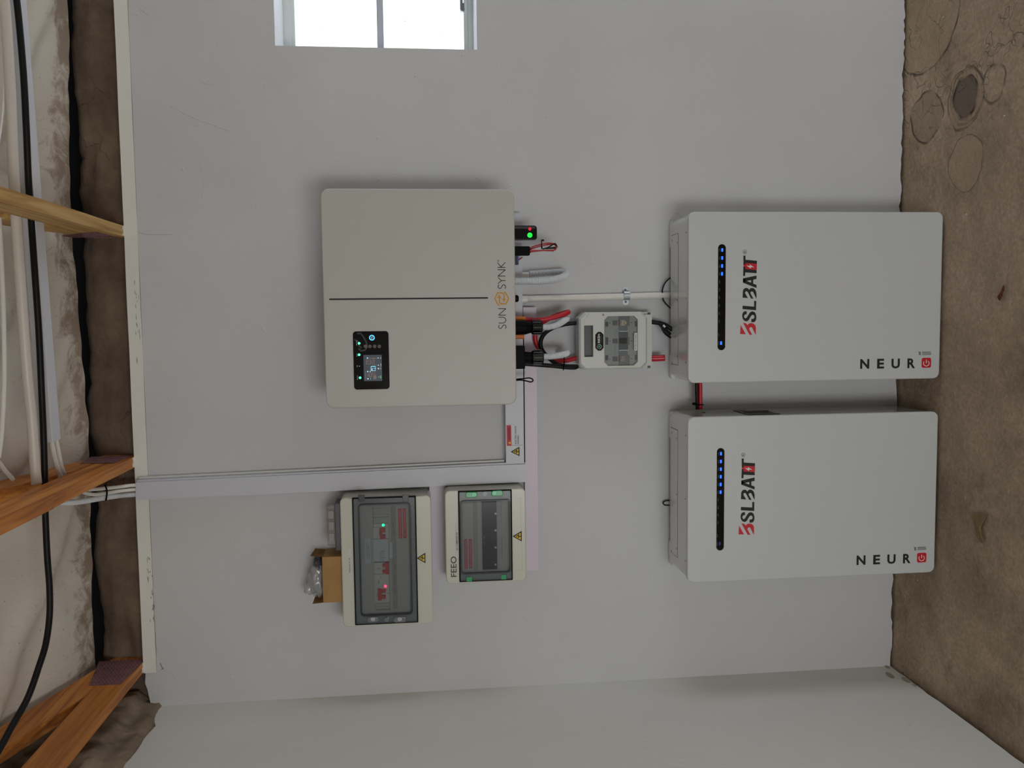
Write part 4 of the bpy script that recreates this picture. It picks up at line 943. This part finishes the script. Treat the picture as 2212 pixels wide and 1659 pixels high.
obj('green_light', disc(827.8, 1134.2, .0042, di + .0041, .001, 14), mat('led_green_db', '#00ff90', emit=5), ip)
inn('breaker', 806.5, 839, 1138.4, 1162.5, din, .003)
for (a_, b_, c_, e_) in ((820, 832.5, 1140, 1149), (821, 833, 1154, 1163), (820, 826, 1148, 1155)): inn('toggle', a_, b_, c_, e_, tog, .009)
inn('breaker', 806.5, 839.5, 1164, 1212.5, mat('breaker_cool', '#b1b6b8', .4), .003)
inn('breaker_button', 820, 831, 1190, 1199, mat('button_cool', '#a4acae', .4), .006); inn('breaker_button', 820, 831, 1203, 1211, mat('button_cool', '#a4acae', .4), .006)
inn('slot_frame', 808.5, 840, 1213.2, 1214.2, gline, .001)
inn('breaker', 809, 840, 1214.5, 1239, din, .003); inn('toggle', 832.5, 840, 1214, 1239, tog, .010); inn('toggle', 826.5, 833, 1217, 1223.5, tog, .008); inn('toggle', 826.5, 833, 1230, 1236.5, tog, .008)
inn('breaker', 809.5, 841, 1239.6, 1301, din, .003)
obj('red_light', disc(832.7, 1266.3, .0040, di + .0035, .001, 14), mat('led_red_db', '#ff2850', emit=6), ip)
inn('toggle', 816.5, 824.5, 1270.5, 1295, tog, .010); inn('toggle', 824, 833.5, 1271.5, 1279.5, tog, .008); inn('toggle', 824, 833.5, 1284, 1292, tog, .008)
inn('blank_module', 810, 841.5, 1302, 1308.5, inner_m, .002); inn('blank_module', 810.5, 842, 1309.5, 1315.5, inner_m, .002); inn('slot_frame', 811, 843, 1316, 1317, gline, .001)
bm = bmesh.new()
for (u0, v0, u1, v1) in ((820, 1227, 820, 1229.5), (815, 1227.6, 819, 1227.6), (836, 1281.5, 840, 1281.5), (818, 1253, 818, 1262), (822, 1247, 824, 1249), (814, 1285, 816, 1287)): stroke([(u0, v0), (u1, v1)], .0014, di + .0033, .0003, bm)
obj('breaker_print', bm, ink, ip, kind='stuff')
for (s, u0, u1, v0, v1) in (('MAIN', 848, 851, 1129, 1137), ('INVERTER', 849, 852, 1143, 1155), ('SURGE', 852, 855, 1218, 1228), ('ESSENTIAL', 851, 854, 1242, 1262), ('LOADS', 852, 855, 1270, 1282)): obj('lettering', ptext(s, u0, u1, v0, v1, di + .0006), gline, ip)
inn('paper_label', 788.5, 800.5, 1163, 1218, mat('paper_cool', '#b4bac0', .6), .0006)
obj('lettering', ptext('NOTICE', 792, 794, 1172, 1205, di + .0007), gline, ip); obj('lettering', ptext('DUAL SUPPLY', 796, 798, 1175, 1208, di + .0007), gline, ip)
inn('paper_label', 841.5, 848, 1171, 1206, mat('paper_cool', '#b4bac0', .6), .0008)
for (s, a_, b_, py0, py1) in (('PHOTOVOLTAIC', 861, 868, 1098.8, 1163), ('AC DISCONNECT', 871, 877.6, 1098.5, 1162.5)):
    l_ = obj('red_label', rprism(*rc(a_, b_, py0, py1, di + .002), .0012, -di, -di - .002), red_ink, ip); obj('lettering', ptext(s, a_ + 1.8, b_ - 1.6, py0 + 3, py1 - 3, di + .0014), mat('pale_ink', '#d0a0a4', .6), l_)
for py0 in (1068, ): 
    for (a_, b_) in ((774, 788), (869.5, 883)): obj('hinge', rprism(*rc(a_, b_, 1068.5, 1083, d1 + .006), .002, -d1, -d1 - .008, .001), mat('hinge_smoke', '#2b3033', .25, coat=.5), dr)
for (a_, b_) in ((794, 817), (850, 877)):
    obj('latch', rprism(*rc(a_, b_, 1332.5, 1344.5, d1 + .004), .009, -d1, -d1 - .006, .002), mat('latch_smoke', '#6b7072', .2, coat=.6), dr)
    m_ = (a_ + b_) / 2; obj('latch_slot', rprism(*rc(m_ - 5, m_ + 5, 1334.5, 1342.5, d1 + .010), .006, -d1 - .006, -d1 - .008, .001), mat('latch_pale', '#a9adac', .2, coat=.6), dr)
obj('latch', disc(835.5, 1338, .008, d1 + .003, .004, 16), mat('latch_smoke', '#6b7072', .2, coat=.6), dr)
warn_tri(t, (900.5, 1206), (918.8, 1194), (919, 1216.6), d1 - .001)
l_ = obj('label', pixpoly([(751.3, 1185), (758, 1184.6), (761, 1253.5), (754.3, 1253.8)], d1 - .001, .0005), mat('label_paper', '#c6cac8', .5), t)
obj('lettering', ptext('INVERTER AC DB', 754.2, 756.8, 1205, 1236.5, d1 - .001, .01), mat('soft_ink', '#3b3d3c', .6), l_)
top1 = rc(738, 933.5, 1062, 1344, d1 - .01)[3]
# lower board
d2b = .125
t, dr, ip = board('distribution_board', 'smaller beige distribution board with green catches and black breakers, below the larger board', (962, 1135.5, 1056, 1257), (991.3, 1106, 1059.3, 1254.6), (994.5, 1103.5, 1079, 1239), d2b, None)
di = d2b - .012
bs = inn('breaker_row', 1041.5, 1073, 1083, 1229, mat('breaker_black', '#060608', .2, spec=.2), .008, bev=.001)
for k_ in range(8): inn('breaker', 1043, 1066, 1084.5 + 18 * k_, 1101.5 + 18 * k_, mat('breaker_black2', '#0a0b0e', .2, spec=.2), .010, bs)
bm = bmesh.new()
for py in (1086.5, 1100, 1160.5, 1172.5): stroke([(1046, py - 2.6), (1046, py + 2.6)], .0022, di + .0102, .0003, bm)
obj('breaker_print', bm, grey_ink, bs, kind='stuff')
for k_, py in enumerate((1109.5, 1145.5, 1182.5, 1219.5)): obj('terminal_screw', disc(1070.5, py, .0036, di + .008, .002, 12), mat('screw_bright', '#8f9296', .3, .6), bs)
for (s, a_, b_, py0, py1) in (('PHOTOVOLTAIC', 1003.3, 1010, 1165, 1228.5), ('DC DISCONNECT', 1013, 1019.8, 1164.6, 1228)):
    l_ = obj('red_label', rprism(*rc(a_, b_, py0, py1, di + .002), .0012, -di, -di - .002), mat('red_label_dull', '#b01f45', .5), ip); obj('lettering', ptext(s, a_ + 1.6, b_ - 1.6, py0 + 3, py1 - 3, di + .0014), mat('pale_ink', '#d0a0a4', .6), l_)
inn('groove', 1022, 1032, 1082, 1234, inner_d, .0006)
inn('paper_label', 1080, 1084.5, 1082, 1132, inner_m, .001); inn('paper_label', 1081.5, 1086, 1157, 1212, inner_m, .001)
obj('lettering', ptext('STRING ONE  STRING TWO', 1081.2, 1083.2, 1084, 1130, di + .001), gline, ip); obj('lettering', ptext('DC ISOLATOR', 1083, 1085, 1160, 1208, di + .001), gline, ip)
green_t = mat('green_catch', '#0f9a52', .2, coat=.7); green_l = mat('green_catch_pale', '#3fc48a', .2, coat=.7)
for (a_, b_, py0, py1, fl_) in ((1005.5, 1031.5, 1062.5, 1075, 0), (1061, 1086.5, 1059.5, 1071.5, 1)):
    k_ = obj('catch', rprism(*rc(a_, b_, py0, py1, d2b + .004), .008, -d2b, -d2b - .006, .002), green_t, dr, label='green catch')
    m_ = (a_ + b_) / 2; aa, bb = ((m_, b_ - 2) if not fl_ else (a_ + 2, m_)); obj('catch_face', rprism(*rc(aa, bb, py0 + 1.5, py1 - 1.5, d2b + .010), .006, -d2b - .006, -d2b - .008, .001), green_l, k_)
obj('catch', disc(1047, 1066.5, .008, d2b + .003, .003, 16), mat('latch_smoke', '#6b7072', .2, coat=.6), dr)
for (a_, b_, py0, py1) in ((1008.5, 1018.5, 1248.5, 1255), (1083.5, 1092.5, 1243.5, 1250.5)): obj('hinge', rprism(*rc(a_ - 1, b_ + 1, py0 - 2, py1 + 1, d2b + .004), .001, -d2b, -d2b - .006, .001), mat('green_hinge', '#169a5c', .3), dr, label='green hinge')
warn_tri(t, (1107, 1158.5), (1127, 1147), (1127, 1169.5), d2b - .001)
l_ = obj('label', pixpoly([(983, 1131.5), (989, 1131.5), (992, 1204.5), (985.5, 1204.8)], d2b - .001, .0005), mat('label_paper', '#c6cac8', .5), t)
obj('lettering', ptext('DC COMBINER DB', 985.2, 988.8, 1150, 1188.5, d2b - .001, .004), ink, l_)
obj('brand_lettering', ptext('FEEO', 973.8, 986.3, 1202, 1246, d2b - .002, .008), mat('soft_ink', '#3b3d3c', .6), t)
obj('cover_outline', stroke([(1111, 1077), (1124.5, 1076), (1128, 1231), (1114, 1232)], .0008, d2b - .002, .0003), mat('outline', '#a5a498', .4), t)

# ------------------------------------------------------------------ on top of the upper board
card = mat('cardboard', '#a8814f', .8, bump=.2, bscale=400, var=.08, vscale=30); card_in = mat('cardboard_inside', '#8a6a42', .85)
db, df = .012, .118; zt = top1
xa = P(715, 1301.5, df).x; xb = P(715, 1203, df).x; zh = P(697, 1250, df).z
t = root('cardboard_box', 'small open brown cardboard box standing on the upper distribution board', 'box', ((xa+xb)/2, -.065, zt))
th = .003
obj('panel', box(xa, xb, -df, -df + th, zt + .0005, zh), card, t); obj('panel', box(xa, xb, -db - th, -db, zt + .0005, zh - .004), card, t)
obj('panel', box(xa, xa + th, -df + th, -db - th, zt + .0005, zh - .002), card, t); obj('panel', box(xb - th, xb, -df + th, -db - th, zt + .0005, zh - .002), card, t)
obj('panel', box(xa + th, xb - th, -df + th, -db - th, zt + .0005, zt + .004), card, t)
def sheet(name, pts, m_, par):
    bm = bmesh.new(); f = bm.faces.new([bm.verts.new(p) for p in pts]); bmesh.ops.solidify(bm, geom=[f], thickness=.0022); return obj(name, bm, m_, par)
sheet('flap', [(xb - .001, -df, zh - .002), (xb - .001, -db, zh - .002), (xb + .004, -db, P(681, 1184, db).z), (xb + .006, -df, P(670, 1199, df).z)], card, t)
sheet('flap', [(xa + .001, -df, zh - .002), (xa + .001, -db, zh - .002), (xa - .002, -db - .01, P(683, 1290, db).z), (xa - .002, -df, P(675, 1303, df).z)], card, t)
sheet('flap', [(xa + .02, -db - .001, zh - .004), (xb - .02, -db - .001, zh - .004), (xb - .025, -db + .006, zh + .022), (xa + .022, -db + .006, zh + .022)], card_in, t)
# crumpled clear bag
def blob(c, s, seed, amp, sub=4):
    bm = bmesh.new(); bmesh.ops.create_icosphere(bm, subdivisions=sub, radius=1)
    for v in bm.verts:
        n_ = v.co.normalized(); k_ = 1 + amp * noise.noise(n_ * 1.9 + Vector((seed, 0, 0))) + amp * .5 * (1 - abs(noise.noise(n_ * 4.3 + Vector((0, seed, 0)))) * 4)
        v.co = Vector((c[0] + n_.x * s[0] * k_, c[1] + n_.y * s[1] * k_, c[2] + n_.z * s[2] * k_))
    return bm
bagm = clear('bag_film', (.9, .9, .91, 1), .12, .22, .38, (.66, .67, .69, 1))
pc = P(686, 1250, .065)
t = root('plastic_bag', 'crumpled clear plastic bag bulging from the top of the cardboard box', 'bag', (pc.x, -.065, zh))
obj('bag_body', blob((pc.x, -.065, pc.z - .004), (.062, .040, .030), 1.3, .22), bagm, t, smooth=True)
p2 = P(668, 1272, .065); obj('bag_knot', blob((p2.x, -.065, p2.z), (.018, .016, .017), 4.2, .3, 3), bagm, t, smooth=True)
p2 = P(672, 1254, .065); obj('bag_fold', blob((p2.x, -.06, p2.z), (.028, .02, .012), 7.2, .35, 3), bagm, t, smooth=True)
p2 = P(688, 1216, .07); obj('packed_item', blob((p2.x, -.07, p2.z), (.024, .026, .018), 2.2, .18, 3), mat('dark_foil', '#4a4d52', .3), smooth=False, label='dark grey wrapped part lying in the cardboard box beside the bag', category='packet')
# clear plastic tray and smoky lid
a = rc(707, 722, 1088, 1176, .07)
zl = P(729, 1130, .09)
xl0, xl1 = P(728, 1184, .08).x, P(728, 1083, .08).x
lz = top1
obj('smoky_lid', rprism(xl0, xl1, lz + .0004, P(723.5, 1130, .11).z, .003, -.03, -.115, .003), clear('smoky_lid', (.50, .48, .55, 1), .12, .08, .35, (.15, .14, .18, 1)), label='smoky plastic lid lying flat on the upper board under the clear tray', category='lid')
zl1 = P(723.5, 1130, .11).z + .0004
bm = bmesh.new(); x0, x1 = P(715, 1176, .07).x, P(715, 1089, .07).x; zt2 = P(707.5, 1130, .07).z
L = []
for f_, zz in ((0, zl1), (.0015, zt2 - .003), (.004, zt2)):
    L.append([(x, y, zz) for x, y in rr(x0 + f_, x1 - f_, -.095 + f_, -.045 - f_, .008, 4)])
loft(L, bm=bm); tm = clear('clear_tray', (.86, .84, .85, 1), .14, .12, .18, (.6, .57, .58, 1))
t = root('blister_tray', 'clear moulded plastic tray standing on the smoky lid', 'tray', ((x0+x1)/2, -.07, zl1))
obj('tray', bm, tm, t)
for fx in (.22, .5, .78): xx = x0 + (x1 - x0) * fx; obj('moulded_cell', rprism(xx - .014, xx + .014, zl1 + .003, zt2 - .006, .004, -.092, -.0985, .002), tm, t)

# ------------------------------------------------------------------ roof timbers
plate_m = mat('rusty_nail_plate', '#7d5559', .6, 0, var=.3, vscale=30)
def truss(xc, label, wd, plate, side, jog=False):
    hw = .018
    t = root('roof_truss', label, 'truss', (xc, -.3, ZT), 'pine roof trusses resting on the wall plate')
    z0, z1 = ZT + .0005, ZT + .0925; yE = -4.58
    bm = bmesh.new(); n_ = 40; L = []
    for i in range(n_ + 1):
        y = .11 + (yE - .11) * (i / n_) ** 1.5; e = .002 * noise.noise((y * 3, xc, 0)); L.append([(xc - hw + e, y, z0), (xc + hw + e, y, z0), (xc + hw + e, y, z1), (xc - hw + e, y, z1)])
    loft(L, bm=bm); obj('tie_beam', bm, wd, t)
    if jog: obj('scab_board', box(xc - hw, xc + hw, yE, PX(96, 1070, xc + hw).y, z0 - .005, z0, .001), wood, t)
    zb = lambda y: H + 1.003 + SL * -y
    bm = bmesh.new(); ys = -(z1 - H - 1.003) / -SL  # where the rafter soffit meets the tie beam
    ys = -(z1 - H - 1.003) / SL
    prof = [(.11, z1), (ys, z1), (yE, zb(yE)), (yE, zb(yE) + .112), (.11, zb(.11) + .112)]
    A_ = [bm.verts.new((xc - hw, y, z)) for y, z in prof]; B2 = [bm.verts.new((xc + hw, y, z)) for y, z in prof]
    bm.faces.new(A_); bm.faces.new(B2[::-1])
    for i in range(5): bm.faces.new((A_[i], B2[i], B2[(i+1) % 5], A_[(i+1) % 5]))
    obj('rafter', bm, wd, t)
    xs = xc + (hw + .0012) * side
    pts = [PX(a_, b_, xs) for a_, b_ in plate]; bm = bmesh.new(); yz = [(min(.02, p_.y), p_.z) for p_ in pts]
    fa = bm.faces.new([bm.verts.new((xs - .0011 * side, y, z)) for y, z in yz]); fb = bm.faces.new([bm.verts.new((xs + .0004 * side, y, z)) for y, z in yz])
    for i in range(len(yz)): bm.faces.new((fa.verts[i], fa.verts[(i+1) % len(yz)], fb.verts[(i+1) % len(yz)], fb.verts[i]))
    for f in (fa, fb): f.normal_update()
    bmesh.ops.triangulate(bm, faces=[fa, fb])
    pl = obj('nail_plate', bm, plate_m, t, label='rusty pink-brown nail plate')
    ymin, ymax = min(p_.y for p_ in pts), max(p_.y for p_ in pts); zmin, zmax = min(p_.z for p_ in pts), max(p_.z for p_ in pts)
    bm = bmesh.new(); k2 = 0
    def inside(y, z):
        c_ = False; j = len(pts) - 1
        for i in range(len(pts)):
            a_, b_ = pts[i], pts[j]
            if (a_.z > z) != (b_.z > z) and y < (b_.y - a_.y) * (z - a_.z) / (b_.z - a_.z) + a_.y: c_ = not c_
            j = i
        return c_
    y = ymin
    while y < ymax:
        z = zmin + (.004 if k2 % 2 else 0); k2 += 1
        while z < zmax:
            if inside(y, z) and y < .018 and z < zb(y) + .108: add_box(bm, min(xs, xs + .0018 * side), max(xs, xs + .0018 * side), y - .0012, y + .0012, z - .0009, z + .0009)
            z += .012
        y += .0095
    if len(bm.verts): obj('teeth', bm, mat('tooth_glint', '#a48c8c', .4, .2), pl, kind='stuff')
    else: bm.free()
    # overspray of wall paint at the heel
    bm = bmesh.new()
    for k_ in range(6):
        u = xc - hw + .002 + k_ * .0055; add_box(bm, u, u + .0062, -.006 - random.random() * .014, -.0034, z0 - .0009 - .0001 * (k_ % 2), z0 - .0001)
    obj('paint_splash', bm, cream, t, kind='stuff')
    return t
truss(P(267, 499.5, 0).x, 'yellow pine truss with knots meeting the wall nearest the window', wood_y, [(177, 503), (210, 501), (245, 512), (267, 516), (268, 532), (182, 530)], -1)
truss(P(292, 998, 0).x, 'orange-brown pine truss above the vertical trunking', wood, [(172, 1001), (202, 985), (228, 978), (291, 976), (291, 981), (247, 1000)], 1, True)
truss(P(319.5, 1440, 0).x, 'pine truss closest to the left wall by the crumbled corner', wood, [(192, 1481), (229, 1413), (313, 1408), (318, 1421), (261, 1478)], 1)

# ------------------------------------------------------------------ services lying on the ceiling ties
zc_ = ZT + .0925
def pz(l, z): return [PZ(a_, b_, z) for a_, b_ in l]
obj('ceiling_pipe', tube(pz([(-8, -80), (9, 0), (22, 180), (31, 400), (45, 620), (58, 800), (68, 900), (76, 1010), (79, 1045)], zc_ + .0145), .0138, 16, 8), mat('old_pvc', '#cfc8bf', .4), smooth=True, label='white pipe lying over the ceiling ties, far side of the black cable', category='pipe')
cp = [(22, -70, -.004), (36, 0, -.004), (50, 150, -.005), (57, 280, -.003), (62, 400, .006), (66, 450, .0095), (69, 500, .0095), (76, 600, -.002), (84, 720, -.006), (90, 850, -.004), (94, 940, .004), (97, 1040, .0095), (98, 1110, .0095), (102, 1200, .005), (107, 1270, .003), (107, 1330, .003), (99, 1390, .004), (84, 1440, .006), (60, 1507, .009), (25, 1570, .0095), (-5, 1625, .0095), (-40, 1680, .0095)]
obj('ceiling_cable', tube([PZ(a_, b_, zc_ + c_) for a_, b_, c_ in cp], .0088, 12, 8), black_cable, smooth=True, label='long thick black cable snaking across the trusses', category='cable')
# square trunking
u0 = PZ(57, 0, zc_ + .001); u1 = PZ(131, 948, zc_ + .001)
bm = bmesh.new(); dv = (u0 - u1).normalized(); sd = Vector((-dv.y, dv.x, 0)); sd = sd if sd.y < 0 else -sd
wv = .052
def trk(bm, a_, b_, w0, w1, h0, h1):
    q_ = []
    for p_ in (a_, b_): q_.append([p_ + sd * w0 + Vector((0, 0, h0)), p_ + sd * w1 + Vector((0, 0, h0)), p_ + sd * w1 + Vector((0, 0, h1)), p_ + sd * w0 + Vector((0, 0, h1))])
    return loft(q_, bm=bm)
far = u0 + dv * .5
t = root('ceiling_trunking', 'white square trunking lying across the trusses beside the black cable', 'trunking', u1)
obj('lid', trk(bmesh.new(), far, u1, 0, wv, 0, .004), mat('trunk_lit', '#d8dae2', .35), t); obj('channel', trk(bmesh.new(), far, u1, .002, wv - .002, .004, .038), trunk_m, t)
for (l, lab) in (([(112, 935), (113, 960), (118, 985), (127, 1020), (140, 1050)], 'white cable leaving the ceiling trunking, side nearer the black cable'), ([(121, 935), (122, 955), (127, 980), (133, 1010), (145, 1040)], 'white cable leaving the ceiling trunking, side nearer the wall')):
    obj('white_cable', tube(pz(l, zc_ + .012), .0072, 10, 8, flat=.8), pvc, smooth=True, label=lab, category='cable', group='white cables out of the ceiling trunking')
obj('thin_cable', tube(pz([(-3, -20), (5, 60), (9, 150), (6, 240), (-4, 320)], zc_ + .03), .0032, 8, 8), pvc, smooth=True, label='thin white cable bowing in beside the pipe at the photo\'s top left', category='cable')
obj('thin_cable', tube(pz([(-2, 470), (3, 560), (8, 700), (9, 820), (4, 930), (-3, 990)], zc_ + .03), .0062, 8, 8), pvc, smooth=True, label='white cable between the first two trusses at the photo\'s left edge', category='cable')
obj('thin_cable', tube(pz([(-10, 990), (2, 1004), (12, 1018), (28, 1036)], zc_ + .05), .006, 8, 8), pvc, smooth=True, label='short white cable end dipping behind the truss above the trunking', category='cable')
# bundle dropping into the vertical trunking
zb_ = ZT + .03
for l, r_, corr, lab, m_ in (([(300, 1049, .03), (285, 1048.5, .04), (255, 1052, .06), (225, 1055, .10), (200, 1057, .16), (175, 1056, .24), (150, 1048, .33)], .0062, 0, 'white flat cable topmost in the bundle entering the vertical trunking', pvc),
                        ([(300, 1057.5, .03), (285, 1058, .04), (255, 1061, .06), (225, 1066, .10), (200, 1068, .15), (178, 1063, .20), (150, 1055, .30)], .0062, 0, 'white cable in the middle of the bundle entering the vertical trunking', pvc),
                        ([(300, 1068, .028), (285, 1068.5, .035), (255, 1071, .05), (225, 1075, .10), (190, 1081, .16), (160, 1085, .22), (135, 1085, .28), (110, 1078, .36)], .0092, .0045, 'ribbed white hose in the bundle entering the vertical trunking', white_hose)):
    obj('riser_cable' if not corr else 'ribbed_hose', tube(pt(*l), r_, 14, 10, corr=corr), m_, smooth=not corr, label=lab, category='cable' if not corr else 'hose')
obj('cable_tie', tube(pt((226, 1047, .11), (230, 1056, .118), (231, 1066, .12), (229, 1080, .112), (228, 1074, .085), (226, 1052, .09)), .0026, 6, 6), black, smooth=True, label='black cable tie round the white bundle above the vertical trunking', category='cable tie')

# ------------------------------------------------------------------ litter on the floor
def flat(name, pts, m_, h, lab, cat, lift=-.012):
    bm = bmesh.new(); q_ = [PZ(a_, b_, -.014) for a_, b_ in pts]; c_ = sum(q_, Vector()) / len(q_)
    cv = bm.verts.new((c_.x, c_.y, lift + h)); vs = [bm.verts.new((p_.x, p_.y, lift + h * .5 * (1 + noise.noise((p_.x * 60, p_.y * 60, 3))))) for p_ in q_]
    for i in range(len(vs)): bm.faces.new((cv, vs[i], vs[(i+1) % len(vs)]))
    bmesh.ops.solidify(bm, geom=bm.faces[:], thickness=.001)
    return obj(name, bm, m_, label=lab, category=cat)
lf = mat('dry_leaf', '#a3906c', .7, var=.1, vscale=60)
Z = lambda u, v: (2080 + u / 16.59, 1090 + v / 16.59)
flat('dry_leaf', [Z(*q_) for q_ in ((350, 330), (640, 320), (930, 330), (830, 560), (740, 740), (705, 860), (760, 960), (740, 1030), (760, 1120), (820, 1240), (800, 1420), (680, 1340), (600, 1200), (500, 1100), (510, 980), (540, 900), (480, 800), (440, 600))], lf, .008, 'pale crumpled dry leaf on the floor in front of the lower battery', 'leaf')
Z2 = lambda u, v: (2000 + u / 1.953, 400 + v / 1.952)
flat('seed_pod', [Z2(*q_) for q_ in ((334, 421), (340, 422), (341, 440), (334, 455), (331, 470), (322, 487), (311, 482), (309, 470), (318, 458), (328, 448))], mat('red_brown', '#7c4426', .6), .009, 'small red-brown seed pod on the floor in front of the upper battery', 'seed pod')
for (a_, b_, lab) in ((2038, 37, 'white paint fleck inside the large ring near the wall and window'), (1956, 328, 'white paint fleck close to the wall beside the left round mark'), (1958, 398, 'white paint fleck nearest the wall just before the upper battery'), (2170, 250, 'white paint fleck out beyond the dark round hole'), (1983, 1253, 'white paint fleck at the lower battery\'s outer corner'), (1990, 1445, 'white paint fleck on the floor by the room corner'), (2088, 463, 'white paint fleck on the floor past the upper battery\'s right corner'), (2120, 690, 'white paint fleck in front of the middle of the upper battery')):
    k_ = PZ(a_, b_, -.014); bm = bmesh.new(); bmesh.ops.create_icosphere(bm, subdivisions=1, radius=.0035)
    for v in bm.verts: v.co = Vector((v.co.x * .7, v.co.y * 1.5, v.co.z * .4)) + Vector((k_.x, k_.y, -.013))
    obj('paint_fleck', bm, mat('fleck', '#c9c3b6', .7), label=lab, category='paint fleck', group='paint flecks on the floor')
